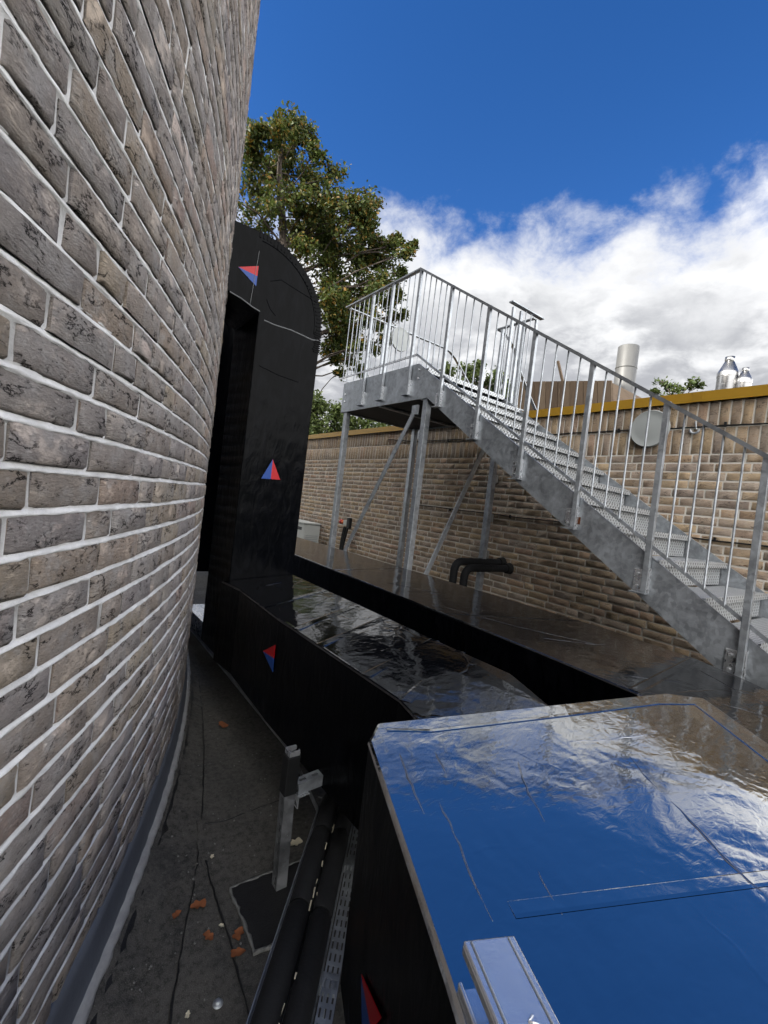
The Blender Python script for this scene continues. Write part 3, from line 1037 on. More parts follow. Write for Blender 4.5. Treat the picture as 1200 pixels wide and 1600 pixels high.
# near duct with the mirror-like top
NZ = -0.5
nz = lambda x_, y__: -0.5+0.055*(0.94*(x_-0.6)+0.34*(y__-0.6))     # the top falls gently towards the curved wall
near = thing('near_duct', 'broad black duct in the foreground whose glossy top mirrors the blue sky', 'duct', (1.0, 0.1, -1.0))
npoly = [(0.5876, 0.742), (0.4021, 0.3176), (0.2, -0.11), (-0.2, -1.0), (0.6, -1.35), (1.1, -0.2), (1.2415, 0.0287), (1.4442, 0.282), (1.5852, 0.4625), (1.5043, 0.5354), (0.649, 0.7922)]
top = prism_duct('near', npoly, [nz(*p_) for p_ in npoly], -1.02, near, M['foil'], M['black'], 0.008)
quad_strip([(0.6478, 0.7596, nz(0.6478, 0.7596)), (0.7364, 0.7089, nz(0.7364, 0.7089)), (1.0828, 0.606, nz(1.0828, 0.606)), (1.4072, 0.515, nz(1.4072, 0.515)), (1.5121, 0.46, nz(1.5121, 0.46))], 0.016, 0, 0.0013).build('edge_fold', M['foil'], near)
quad_strip([(1.5121, 0.46, nz(1.5121, 0.46)), (1.316, 0.2256, nz(1.316, 0.2256)), (1.157, 0.0193, nz(1.157, 0.0193))], 0.014, 0, 0.0011).build('edge_fold', M['foil'], near)
quad_strip([(0.535, 0.3360, nz(0.535, 0.3360)), (0.9603, 0.1421, nz(0.9603, 0.1421)), (1.1996, 0.0192, nz(1.1996, 0.0192))], 0.03, 0, 0.0005).build('lap_seam', M['foil'], near)
for i, (p_, r_) in enumerate((([(0.9891, 0.3345), (0.9387, 0.2562), (0.8917, 0.1872), (0.8704, 0.1434)], 0.0042),
                              ([(1.0803, 0.4493), (1.0222, 0.3857), (0.9891, 0.3345)], 0.003),
                              ([(0.8311, 0.5573), (0.7519, 0.465), (0.7165, 0.408)], 0.0034),
                              ([(0.6216, 0.6862), (0.5766, 0.5916), (0.5494, 0.5242)], 0.0030),
                              ([(0.601, 0.551), (0.5417, 0.4253), (0.4999, 0.3367)], 0.0020),
                              ([(0.692, 0.6524), (0.6566, 0.582)], 0.0024),
                              ([(0.9645, 0.5401), (1.0788, 0.4869), (1.2238, 0.4425)], 0.0024),
                              ([(0.624, 0.3623), (0.5874, 0.2937)], 0.0016))):
    crease([(a, b_, nz(a, b_)) for a, b_ in p_], r_*0.8, 70+i).build('crease', M['foil'], near)
flow_arrow(near, (0.5236, 0.5999, -0.8343), (0.4693, 0.4812, -0.7625), (0.5022, 0.5531, -0.8900), (-0.9093, 0.4162, 0))

# ------------------------------------------------------------------ steel stair and landing
stair = thing('steel_staircase', 'galvanised steel staircase and raised landing with barred railings against the brick wall', 'staircase', (3.5, 3.0, -1.45))
SX0, SX1 = 2.913, 4.12
TN = 0.6587
topz = lambda y_: 1.456 if y_ > 3.598 else 1.456-TN*(3.598-y_)
botz = lambda y_: 1.090 if y_ > 3.415 else 1.083-0.668*(3.415-y_)
YE = 0.18
for x_ in (SX0, SX1-0.012):
    a = [(5.05, 1.090), (3.415, 1.087), (YE, botz(YE)), (YE, topz(YE)), (3.598, 1.456), (5.05, 1.456)]
    MB().hexa([(x_, y__, z_) for y__, z_ in a], [(x_+0.012, y__, z_) for y__, z_ in a]).build('stringer', M['galv'], stair)
MB().box((SX0+0.013, 5.038, 1.090), (SX1-0.013, 5.05, 1.454)).build('end_plate', M['galv'], stair)
deckp = MB().box((SX0+0.013, 3.47, 1.375), (SX1-0.013, 5.036, 1.39)).build('landing_deck', M['dark_soffit'], stair)
MB().box((SX0+0.013, 3.47, 1.105), (SX1-0.013, 5.036, 1.113)).build('soffit_sheet', M['dark_soffit'], stair)
for yy in (4.22, 3.50):
    MB().bar((SX0+0.014, yy, 1.091), (SX1-0.014, yy, 1.091), 0.05, 0.024, (0, 0, 1)).build('cross_beam', M['galv'], stair)
# treads
for k in range(0, 12):
    yn, zn = 2.704+0.2565*2-0.2565*k, 0.839+0.169*2-0.169*k     # nosing lip, lower edge
    if yn < 0.2:
        break
    t_ = MB().box((SX0+0.016, yn, zn+0.030), (SX1-0.016, yn+0.262, zn+0.036)).build('tread', M['tread'], stair)
    MB().box((SX0+0.016, yn-0.005, zn), (SX1-0.016, yn-0.0002, zn+0.040)).build('nosing', M['tread'], t_)
    MB().box((SX0+0.018, yn+0.030, zn-0.128), (SX1-0.03, yn+0.033, zn+0.0295)).build('riser_plate', M['tread'], t_)
    MB().box((SX1-0.0185, yn+0.02, zn-0.05), (SX1-0.0125, yn+0.24, zn+0.029)).build('tread_bracket', M['galv'], t_)
    MB().box((SX0+0.0125, yn+0.02, zn-0.05), (SX0+0.0155, yn+0.24, zn+0.029)).build('tread_bracket', M['galv'], t_)
MB().box((SX0+0.016, 3.46, 1.346), (SX1-0.016, 3.469, 1.392)).build('nosing', M['tread'], deckp)
# legs
for (lx, ly, zt) in ((2.93, 4.97, 1.09), (2.93, 3.455, 1.09), (4.03, 4.93, 1.09), (4.03, 3.455, 1.09)):
    lg = MB().box((lx, ly-0.032, FLOOR), (lx+0.064, ly+0.032, zt)).build('leg', M['galv'], stair, 0.004)
    MB().box((lx-0.04, ly-0.07, FLOOR), (lx+0.104, ly+0.07, FLOOR+0.012)).build('foot_plate', M['galv'], lg)
MB().bar((2.918, 4.68, -0.76), (2.918, 3.575, 0.985), 0.052, 0.012, (1, 0, 0)).build('brace', M['galv'], stair)
MB().bar((2.960, 3.415, -1.15), (3.96, 3.415, 1.05), 0.012, 0.055, (1, 0, -0.45)).build('brace', M['galv'], stair)
MB().box((2.908, 3.535, 0.935), (2.930, 3.62, 1.03)).build('gusset', M['galv'], stair)
RZ = 2.451
LZ = 1.545


def along(y_):
    """railing top at y on the stair-side plane"""
    return RZ if y_ > 3.709 else RZ-TN*(3.709-y_)


RX = SX0-0.018
# top rail + bottom rail on the near side
MB().bar((RX, 5.165, RZ-0.008), (RX, 3.709, RZ-0.008), 0.044, 0.016, (0, 0, 1)).build('handrail', M['galv'], stair)
MB().bar((RX, 3.714, RZ-0.010), (RX, YE, along(YE)-0.010), 0.045, 0.022, (0, 0, 1)).build('handrail', M['rail'], stair)
lowz = lambda y_: LZ if y_ > 3.62 else LZ-TN*(3.62-y_)-0.012
MB().bar((RX, 5.165, LZ-0.02), (RX, 3.62, LZ), 0.012, 0.020, (0, 0, 1)).build('bottom_rail', M['galv_bright'], stair)
MB().bar((RX, 3.622, LZ-0.001), (RX, YE, lowz(YE)), 0.012, 0.020, (0, 0, 1)).build('bottom_rail', M['galv'], stair)


def post(y_, zb, zt, bracket=True):
    p_ = MB().box((RX-0.016, y_-0.017, zb), (RX+0.012, y_+0.017, zt)).build('post', M['galv'], stair, 0.003)
    MB().box((RX-0.030, y_-0.020, zb-0.008), (RX+0.0175, y_+0.075, zb-0.0003)).build('foot_cap', M['galv'], p_)
    if bracket:
        MB().box((SX0-0.0085, y_+0.0175, zb+0.0005), (SX0-0.0005, y_+0.072, zb+0.135)).build('bracket_plate', M['galv_bright'], p_, 0.002)
        for zz in (0.03, 0.105):
            MB().tube([(SX0-0.022, y_+0.047, zb+zz), (SX0-0.009, y_+0.047, zb+zz)], [0.009, 0.0125], 6).build('bolt', M['galv_bright'], p_)
    MB().box((RX-0.012, y_-0.0215, zb), (RX+0.0174, y_-0.0175, zb+0.15)).build('weld_strip', M['galv_bright'], p_)
    return p_


for y_, zb in ((4.555, 1.133), (4.175, 1.150), (3.709, 1.150)):
    post(y_, zb, RZ-0.0105, False)
ys_posts = [3.709-0.5*i for i in range(1, 8)]
for y_ in ys_posts:
    post(y_, along(y_)-1.145, along(y_)-0.006)
for y_, zb in ((4.98, 1.22), (3.58, 1.30)):
    for dz in (0, 0.09):
        MB().tube([(SX0-0.013, y_, zb+dz), (SX0-0.0005, y_, zb+dz)], [0.011, 0.014], 6).build('bolt', M['galv_bright'], stair)


def bal(x_, y_, zb, zt):
    MB().tube([(x_, y_, zb), (x_, y_, zb+0.012), (x_, y_, zb+0.02), (x_, y_, zt)], [0.009, 0.009, 0.0062, 0.0062], 6, False).build('baluster', M['galv'], stair)


def fill(ya, yb, n):
    for i in range(1, n):
        y_ = ya+(yb-ya)*i/n
        bal(RX, y_, (lowz(y_) if y_ < 3.62 else LZ-0.013*(y_-3.62)), along(y_)-0.012)


fill(5.165, 4.555, 6)
fill(4.555, 4.175, 4)
fill(4.175, 3.709, 5)
fill(3.709, 3.209, 6)
for i in range(1, 7):
    fill(3.709-0.5*i, 3.209-0.5*i, 5)
# end rail across the landing and over the parapet, dropping down behind it
EY = 5.155
def bent(y0_, pts, nm='handrail'):
    m_ = MB()
    for a, b_ in zip(pts[:-1], pts[1:]):
        m_.bar((a[0], y0_, a[1]), (b_[0], y0_, b_[1]), 0.044, 0.012, (0.3, 0, 1))
    return m_.build(nm, M['galv'], stair)
drop = [(2.935, 2.445), (4.62, 2.445), (4.74, 2.425), (4.86, 2.365), (5.0, 2.25), (5.3, 2.0), (5.75, 1.62), (6.1, 1.34)]
bent(EY, drop)
MB().bar((2.935, EY, LZ-0.02), (4.62, EY, LZ-0.02), 0.020, 0.012, (0, 0, 1)).build('bottom_rail', M['galv'], stair)
for x_ in (3.52, 4.33, 5.02):
    MB().box((x_-0.017, EY-0.012, 1.13 if x_ < 4.1 else 1.01), (x_+0.017, EY+0.012, 2.24 if x_ > 4.9 else 2.438)).build('post', M['galv'], stair, 0.003)
x_ = 3.01
while x_ < 4.6:
    if min(abs(x_-3.52), abs(x_-4.33)) > 0.05:
        bal(x_, EY, LZ-0.025, 2.438)
    x_ += 0.102
# guard on the stair side of the crossing
GY0, GY1 = 3.50, 4.06
MB().bar((4.07, GY0, 2.475), (4.68, GY0, 2.475), 0.060, 0.014, (0, 0, 1)).build('handrail', M['galv'], stair)
MB().bar((4.535, GY0, 2.437), (4.535, GY1, 2.437), 0.050, 0.012, (0, 0, 1)).build('handrail', M['galv'], stair)
bent(GY1, [(4.515, 2.437), (4.66, 2.43), (4.80, 2.37), (4.92, 2.26), (5.02, 2.10), (5.30, 1.80), (5.8, 1.35)])
for x_, y_, zb in ((4.13, GY0, 1.13), (4.27, GY0, 1.01), (4.57, GY0, 1.01), (4.52, 3.64, 1.01), (4.535, 3.98, 1.01), (4.80, GY1, 1.01), (5.05, GY1, 1.01)):
    MB().box((x_-0.018, y_-0.014, zb), (x_+0.018, y_+0.014, 2.43 if x_ < 4.75 else (2.35 if x_ < 4.9 else 2.05))).build('post', M['galv'], stair, 0.003)
for x_ in (4.36, 4.46):
    bal(x_, GY0, 1.32, 2.468)
for y_ in (3.74, 3.82, 3.90):
    bal(4.535, y_, 1.32, 2.43)
MB().bar((4.13, GY0, 1.32), (4.57, GY0, 1.32), 0.02, 0.012, (0, 0, 1)).build('bottom_rail', M['galv'], stair)
MB().bar((4.535, GY0+.02, 1.32), (4.535, GY1, 1.32), 0.02, 0.012, (0, 0, 1)).build('bottom_rail', M['galv'], stair)
MB().box((SX0-0.0028, 1.672, 0.02), (SX0-0.0008, 1.687, 0.07)).build('rust_streak', M['rust'], stair)


# ------------------------------------------------------------------ fittings on and along the wall
def disc(name, label, c_, nrm_, rad_, cat):
    n_ = Vector(nrm_)
    t_ = thing(name, label, cat, c_)
    rot = n_.to_track_quat('Z', 'Y').to_matrix().to_4x4()
    def lat(prof, nm, mt):
        m_ = MB().lathe(prof, (0, 0, 0), 40)
        m_.v = [tuple(Matrix.Translation(c_) @ rot @ Vector(p_)) for p_ in m_.v]
        return m_.build(nm, mt, t_)
    lat([(rad_*0.86, 0.0), (rad_*0.86, 0.028)], 'back_box', M['white_enamel'])
    lat([(rad_*0.99, 0.0285), (rad_, 0.034), (rad_*0.985, 0.046), (rad_*0.955, 0.051), (rad_*0.94, 0.0495), (rad_*0.60, 0.0555), (0.0, 0.058)], 'cover_disc', M['disc'])
    return t_


disc('round_lamp', 'round pale disc lamp fixed on the brick wall below the mustard coping', (WX-0.003, 1.953, 0.973), (-1, 0, 0), 0.172, 'lamp')
disc('round_lamp', 'round pale disc lamp hanging behind the landing railing, against tree and cloud', (3.75, EY-0.016, 2.29), (0, -1, 0), 0.165, 'lamp')


def wobble(pts, n, amp, sd_):
    q_ = random.Random(sd_)
    out = []
    for a, b_ in zip(pts[:-1], pts[1:]):
        for i_ in range(n):
            t = i_/n
            out.append(tuple(a[j]+(b_[j]-a[j])*t+q_.uniform(-amp, amp)*(1 if j != 0 else 0.2) for j in range(3)))
    out.append(pts[-1])
    return out


cab = thing('wall_cable', 'thin black cable strung along the soldier course behind the railings', 'cable', (WX-0.012, 3, 0.98))
MB().tube(wobble([(WX-0.012, -1.2, 0.958), (WX-0.012, 1.6, 0.972), (WX-0.012, 3.2, 0.985), (WX-0.012, 5.3, 0.993), (WX-0.012, 6.0, 1.06)], 10, 0.004, 1), 0.0065, 6).build('cable_run', M['rubber'], cab)
for y_ in (1.38, 2.25, 2.62, 3.7, 4.6):
    MB().box((WX-0.022, y_-0.008, 0.962), (WX-0.001, y_+0.008, 0.998)).build('clip', M['rubber'], cab)
cab = thing('wall_cable', 'thin black cable clipped low along the brick courses passing behind the stair', 'cable', (WX-0.012, 3, 0.03))
MB().tube(wobble([(WX-0.012, -1.2, 0.022), (WX-0.012, 1.6, 0.026), (WX-0.012, 3.2, 0.032), (WX-0.012, 5.2, 0.05)], 10, 0.004, 2), 0.0065, 6).build('cable_run', M['rubber'], cab)
for y_ in (1.35, 2.5, 3.4, 4.4):
    MB().box((WX-0.022, y_-0.008, 0.014), (WX-0.001, y_+0.008, 0.05)).build('clip', M['rubber'], cab)
hook = thing('cable_saddle', 'small round galvanised saddle on the wall beside the disc lamp', 'bracket', (WX-0.02, 1.597, 0.955))
MB().tube([(WX-0.016+0.0*i, 1.597+0.034*math.cos(i*math.pi/8), 0.950+0.034*math.sin(i*math.pi/8)) for i in range(8, 17)], 0.010, 8).build('saddle_ring', M['galv'], hook)
MB().tube([(WX-0.012, 1.585, 0.95), (WX-0.012, 1.60, 1.02)], 0.007, 6).build('saddle_stem', M['galv'], hook)
for z_, lb in ((0.464, 'small grey junction box on the shaded wall, highest of three in a column'), (-0.011, 'small grey junction box where the low cable crosses the shaded wall'), (-0.464, 'small grey junction box just above the black lagged pipes')):
    t_ = thing('junction_box', lb, 'junction box', (WX-0.02, 3.686, z_), 'junction boxes on the wall under the stair')
    MB().box((WX-0.05, 3.65, z_-0.05), (WX-0.001, 3.72, z_+0.05)).build('box_body', M['box_grey'], t_, 0.006)
    MB().box((WX-0.056, 3.656, z_-0.044), (WX-0.0505, 3.714, z_+0.044)).build('box_lid', M['box_grey'], t_)
for i, (dy, dz, lb) in enumerate(((0.0, 0.0, 'black lagged pipe leaving the brick wall and bending down behind the duct, nearer one'), (0.11, 0.05, 'black lagged pipe leaving the brick wall and bending down behind the duct, farther one'))):
    y_, z_ = 3.33+dy, -0.575+dz
    t_ = thing('lagged_pipe', lb, 'pipe', (WX, y_, z_), 'lagged pipes under the stair')
    pts = [(WX, y_, z_), (3.80-0.05*i, y_, z_)]
    xe = 3.76-0.05*i
    for a in range(0, 91, 15):
        pts.append((xe-0.10*math.sin(math.radians(a)), y_, z_-0.10+0.10*math.cos(math.radians(a))))
    pts.append((xe-0.10, y_, FLOOR))
    MB().tube(pts, 0.043, 12).build('lagging', M['lagging'], t_)
    MB().tube([(WX-0.07, y_, z_), (WX-0.001, y_, z_)], [0.055, 0.068], 14).build('wall_boot', M['rubber'], t_)
    for xx in (4.05, 3.86):
        MB().tube([(xx, y_, z_), (xx+0.012, y_, z_)], 0.0455, 12).build('joint_band', M['rubber'], t_)

ac = thing('outdoor_unit', 'off white air conditioning unit against the far end of the brick wall', 'air conditioner', (4.2, 8.3, FLOOR))
ox, oy = 4.06, 7.9
MB().box((ox, oy, FLOOR+0.1), (4.40, oy+0.9, -0.56)).build('casing', M['white_enamel'], ac, 0.012)
MB().box((ox-0.02, oy-0.02, -0.559), (4.405, oy+0.92, -0.53)).build('lid', M['white_enamel'], ac, 0.008)
MB().box((ox-0.004, oy+0.12, -0.69), (ox-0.0005, oy+0.38, -0.63)).build('logo_mark', M['ink'], ac)
for yy in (oy+0.1, oy+0.75):
    MB().box((ox+0.02, yy, FLOOR), (4.38, yy+0.06, FLOOR+0.099)).build('foot', M['rubber'], ac)
for j in range(7):
    MB().box((ox+0.04, oy-0.004, -1.0+j*0.035), (4.36, oy-0.0005, -0.985+j*0.035)).build('grille_slat', M['disc'], ac)

iso = thing('isolator_switch', 'black bracket with orange and red capped connectors on black cables by the brick wall', 'electrical switch', (4.3, 6.85, -0.45))
MB().box((4.27, 6.67, -0.50), (4.33, 6.76, -0.31)).build('bracket_box', M['rubber'], iso, 0.008)
MB().box((4.265, 6.765, -0.44), (4.33, 6.857, -0.36)).build('white_block', M['white_enamel'], iso)
for j, (mm, yy) in enumerate(((M['orange'], 6.90), (M['red_cap'], 6.985))):
    MB().tube([(4.30, yy-0.042, -0.40), (4.30, yy, -0.405), (4.30, yy+0.04, -0.41)], [0.036, 0.044, 0.026], 10).build('cap', mm, iso)
for dy in (0.0, 0.07, 0.12):
    MB().tube([(4.30, 6.74+dy, -0.48), (4.29, 6.80+dy*0.8, -0.75), (4.28, 6.84+dy*0.4, -1.1), (4.28, 6.86, FLOOR)], 0.018, 8).build('cable', M['rubber'], iso)

# ------------------------------------------------------------------ on the upper roof
timb = thing('timber_enclosure', 'weathered brown boarded timber enclosure standing on the roof behind the coping', 'enclosure', (6.9, 4.1, 1.0))
ya, yb = 5.05, 3.36
nb = 15
for j in range(nb):
    y0_, y1_ = ya+(yb-ya)*j/nb, ya+(yb-ya)*(j+1)/nb
    zt = lambda y__: 2.405-0.135*(5.05-y__)
    sh_ = 0.09
    x0_ = 6.5+rnd.uniform(-.006, .006)
    # boards lean: their tops are shifted towards the landing
    b_ = [(x0_, y0_-0.004-sh_*0, 1.0), (x0_, y1_+0.004, 1.0), (x0_+0.03, y1_+0.004, 1.0), (x0_+0.03, y0_-0.004, 1.0)]
    t2 = [(p_[0], p_[1]+0.16, zt(p_[1]+0.16)) for p_ in b_]
    MB().hexa(b_, t2).build('board', M['timber'], timb)
MB().hexa([(6.54, 3.36, 1.0), (7.6, 3.36, 1.0), (7.6, 5.05, 1.0), (6.54, 5.05, 1.0)], [(6.54, 3.52, 2.17), (7.6, 3.52, 2.17), (7.6, 5.2, 2.37), (6.54, 5.2, 2.37)]).build('enclosure_body', M['timber'], timb)
stick = MB().bar((6.55, 4.24, 2.0), (6.52, 4.475, 2.66), 0.035, 0.035, (1, 0, 0)).build('timber_post', M['timber'])
tag(stick, 'thin dark timber post leaning up from behind the boarded enclosure', 'post')
fl = thing('grey_flue', 'plain grey steel flue standing on the roof beside the boarded enclosure', 'flue', (7.2, 3.67, 1.0))
MB().lathe([(0.155, 0.0), (0.155, 1.93), (0.150, 1.935), (0.150, 1.90), (0.0, 1.88)], (7.2, 3.69, 1.0), 32).build('flue_pipe', M['grey_flue'], fl)
MB().lathe([(0.157, 1.58), (0.160, 1.585), (0.160, 1.60), (0.157, 1.605)], (7.2, 3.69, 1.0), 32).build('flue_band', M['grey_flue'], fl)
MB().lathe([(0.25, 0.0), (0.17, 0.12), (0.157, 0.13)], (7.2, 3.69, 1.0), 32).build('flue_collar', M['grey_flue'], fl)
for (cx_, cy_, r_, zb, lb) in ((7.2, 2.305, 0.122, 2.30, 'shiny bottle shaped steel flue above the coping, larger of the pair'), (7.2, 2.115, 0.085, 2.185, 'shiny bottle shaped steel flue above the coping, smaller of the pair')):
    t_ = thing('steel_flue', lb, 'flue', (cx_, cy_, 1.0), 'bottle shaped flues on the roof')
    MB().lathe([(r_, 0.0), (r_, zb-1.0)], (cx_, cy_, 1.0), 28).build('flue_pipe', M['stainless'], t_)
    MB().lathe([(r_+0.004, zb-1.0-0.06), (r_+0.004, zb-1.0), (r_, zb-1.0+0.004), (r_*0.45, zb-1.0+r_*1.25), (r_*0.45, zb-1.0+r_*1.25)], (cx_, cy_, 1.0), 28).build('flue_cone', M['stainless'], t_)
    MB().lathe([(r_*0.44, zb-1.0+r_*1.25), (r_*0.47, zb-1.0+r_*1.35), (r_*0.47, zb-1.0+r_*1.75), (r_*0.40, zb-1.0+r_*1.75), (r_*0.38, zb-1.0+r_*1.3)], (cx_, cy_, 1.0), 20).build('flue_neck', M['stainless'], t_)
ant = MB().tube([(6.9, 11.0, -6), (6.9, 11.0, 2.32)], 0.022, 6).build('thin_mast', M['galv_bright'])
tag(ant, 'thin pale mast standing in front of the dark trees beyond the wall', 'mast')

# ------------------------------------------------------------------ floor strut, tray, pipes, litter
strut = thing('strut_post', 'slotted galvanised channel post with a black sleeved top standing on a dark roof pad', 'support post', (0.804, 1.45, FLOOR))


def channel(m_, a, b_, wd=0.041, dp=0.041, th=0.0035, openside=(0, 0, 1), slots=True):
    """strut channel: back plate (slotted), two sides, two lips"""
    a, b_ = Vector(a), Vector(b_)
    t = (b_-a).normalized()
    o_ = Vector(openside)
    o_ = (o_-t*o_.dot(t)).normalized()
    s_ = t.cross(o_)
    def slab(c0, c1, h0, h1, u0_=0.0, u1_=1.0):
        pa, pb = a.lerp(b_, u0_), a.lerp(b_, u1_)
        f_ = lambda p_, s__, o__: p_+s_*s__+o_*o__
        m_.hexa([f_(pa, c0, h0), f_(pa, c1, h0), f_(pa, c1, h1), f_(pa, c0, h1)], [f_(pb, c0, h0), f_(pb, c1, h0), f_(pb, c1, h1), f_(pb, c0, h1)])
    h_ = wd/2
    slab(-h_, -h_+th, 0, dp)
    slab(h_-th, h_, 0, dp)
    slab(-h_+th, -h_+0.010, dp-th, dp)
    slab(h_-0.010, h_-th, dp-th, dp)
    slab(-h_+th, -0.0065, 0, th)
    slab(0.0065, h_-th, 0, th)
    L_ = (b_-a).length
    if slots:
        n_ = max(1, int(L_/0.05))
        for i_ in range(n_):
            u = (i_+0.5)/n_
            w_ = 0.011/L_
            slab(-0.0065, 0.0065, 0, th, max(0, u-0.5/n_), u-0.5/n_+0.5/n_-1.25*w_)
            slab(-0.0065, 0.0065, 0, th, u+1.25*w_, u+0.5/n_)
    else:
        slab(-0.0065, 0.0065, 0, th)
    return m_


channel(MB(), (0.790, 1.452, FLOOR+0.012), (0.780, 1.452, -1.088), openside=(1, 0, 0)).build('channel', M['galv_dull'], strut)
sl = MB().box((0.776, 1.428, -1.087), (0.826, 1.476, -0.945)).build('sleeve', M['rubber'], strut, 0.004)
channel(MB(), (0.782, 1.452, -0.944), (0.782, 1.452, -0.925), openside=(1, 0, 0), slots=False).build('channel_end', M['galv_bright'], sl)
arm = MB()
channel(arm, (0.829, 1.447, -1.052), (1.045, 1.470, -1.052), openside=(0, 0, -1))
arm.build('arm', M['galv'], strut)
MB().box((1.046, 1.448, -1.094), (1.34, 1.495, -1.052)).build('arm_sleeve', M['rubber'], strut)
MB().bar((0.829, 1.43, -1.095), (0.875, 1.434, -1.095), 0.03, 0.004, (0, 0, 1)).build('bracket_angle', M['galv_bright'], strut)
MB().bar((0.8285, 1.43, -1.093), (0.8285, 1.43, -1.135), 0.004, 0.03, (0, 1, 0)).build('bracket_angle', M['galv_bright'], strut)
pad = thing('roof_pad', 'square black bitumen pad with worn grey edges under the slotted post', 'roof pad', (0.78, 1.38, FLOOR))
pc = [(0.655, 1.528), (0.648, 1.262), (0.90, 1.235), (0.93, 1.52)]
MB().hexa([(x_, y__, FLOOR+0.0015) for x_, y__ in pc], [(x_, y__, FLOOR+0.011) for x_, y__ in pc]).build('pad_sheet', M['bitumen'], pad, 0.003)
for a, b_ in zip(pc, pc[1:]+pc[:1]):
    q_ = random.Random(int(a[0]*1000))
    P_ = [(a[0]+(b_[0]-a[0])*t/14+q_.uniform(-.003, .003), a[1]+(b_[1]-a[1])*t/14+q_.uniform(-.003, .003), FLOOR+0.007) for t in range(15)]
    MB().tube(P_, [0.0065*q_.uniform(.5, 1.3) for _ in P_], 7).build('edge_bead', M['bitumen_grey'], pad)

TK = Vector((1.03, 1.59, -1.325))
TD = Vector((-0.655, -0.755, 0)).normalized()
TN_ = Vector((0.755, -0.655, 0)).normalized()
tray = thing('cable_tray', 'perforated galvanised tray with a thin raised rim running beside the ducts', 'cable tray', (0.9, 1.3, -1.33))
far_pts = [Vector((1.155, 4.6, -1.325)), Vector((1.145, 3.2, -1.325)), Vector((1.118, 2.04, -1.325)), TK, TK+TD*1.25]
for a, b_ in zip(far_pts[:-1], far_pts[1:]):
    MB().bar(a+Vector((0, 0, 0.012)), b_+Vector((0, 0, 0.012)), 0.026, 0.0028, (b_-a).cross(Vector((0, 0, 1)))).build('rim', M['galv'], tray)
MB().hexa([p_+Vector((0, 0, -0.004)) for p_ in (TK, TK+TD*1.25, TK+TD*1.25+TN_*0.156, TK+TN_*0.156)], [p_ for p_ in (TK, TK+TD*1.25, TK+TD*1.25+TN_*0.156, TK+TN_*0.156)]).build('tray_base', M['galv'], tray)
MB().hexa([(1.155, 4.6, -1.329), (1.118, 2.04, -1.329), (1.38, 2.0, -1.329), (1.38, 4.6, -1.329)], [(1.155, 4.6, -1.325), (1.118, 2.04, -1.325), (1.38, 2.0, -1.325), (1.38, 4.6, -1.325)]).build('tray_base', M['galv'], tray)
MB().box((1.16, 3.75, -1.325), (1.34, 4.5, -1.17)).build('tray_cover', M['galv_bright'], tray)
# perforated flange: real slots
mb = MB()
pit = 0.036
cols = [(0.162, 0.206)]
n_ = int(1.25/pit)
for i in range(n_):
    d0 = i*pit
    def cell(s0, s1, t0, t1):
        a = TK+TD*(d0+t0)+Vector((0, 0, 0.018))
        b_ = TK+TD*(d0+t1)+Vector((0, 0, 0.018))
        mb.hexa([a+TN_*s0, a+TN_*s1, b_+TN_*s1, b_+TN_*s0], [p_+Vector((0, 0, 0.002)) for p_ in (a+TN_*s0, a+TN_*s1, b_+TN_*s1, b_+TN_*s0)])
    cell(0.162, 0.206, 0.0, 0.012)
    for s0, s1 in ((0.162, 0.167), (0.172, 0.181), (0.186, 0.195), (0.200, 0.206)):
        cell(s0, s1, 0.0121, pit-0.0001)
mb.build('perforated_flange', M['galv'], tray)
for d0 in (0.20, 0.62, 1.05):
    a = TK+TD*d0
    MB().hexa([(a+TN_*s_+TD*t_+Vector((0, 0, -0.031))) for s_, t_ in ((0.0, 0), (0.2, 0), (0.2, 0.04), (0, 0.04))], [(a+TN_*s_+TD*t_+Vector((0, 0, -0.0045))) for s_, t_ in ((0.0, 0), (0.2, 0), (0.2, 0.04), (0, 0.04))]).build('support', M['galv'], tray)
    for s_ in (0.03, 0.17):
        p_ = a+TN_*s_+TD*0.02
        MB().tube([(p_.x, p_.y, FLOOR), (p_.x, p_.y, -1.3565)], 0.006, 6).build('support_rod', M['galv'], tray)
for j, (off, r_, lb) in enumerate(((0.047, 0.037, 'black foam lagged pipe lying in the tray next to its thin rim'), (0.119, 0.034, 'black foam lagged pipe lying in the tray next to the perforated flange'))):
    a = TK+TN_*off+Vector((0, 0, r_+0.001))
    t_ = thing('tray_pipe', lb, 'pipe', a, 'lagged pipes in the tray')
    cuts = [-0.05, 0.16, 0.49, 0.90, 1.24] if j == 0 else [-0.05, 0.15, 0.50, 0.95, 1.24]
    for c0, c1 in zip(cuts[:-1], cuts[1:]):
        pts = [a+TD*(c0+0.004), a+TD*(c0+0.012), a+TD*((c0+c1)/2)+TN_*rnd.uniform(-.002, .002), a+TD*(c1-0.012), a+TD*(c1-0.004)]
        MB().tube(pts, [r_*0.88, r_, r_*1.01, r_, r_*0.88], 16).build('lagging', M['lagging'], t_)
    for c0 in cuts[1:-1]:
        MB().tube([a+TD*(c0-0.006), a+TD*(c0+0.006)], r_*0.80, 14).build('joint', M['rubber'], t_)
    for s_ in range(7 if j == 0 else 4):
        c0 = rnd.uniform(0.1, 0.85)
        an = math.radians(25 if j == 0 else 150)+rnd.uniform(-.1, .1)
        p_ = a+TD*c0+TN_*r_*math.cos(an)+Vector((0, 0, r_*math.sin(an)))
        MB().bar(p_, p_+TD*rnd.uniform(0.012, 0.04)+TN_*rnd.uniform(-.004, .004), 0.004, 0.003, (0, 0, 1)).build('torn_foam', M['flake'], t_)

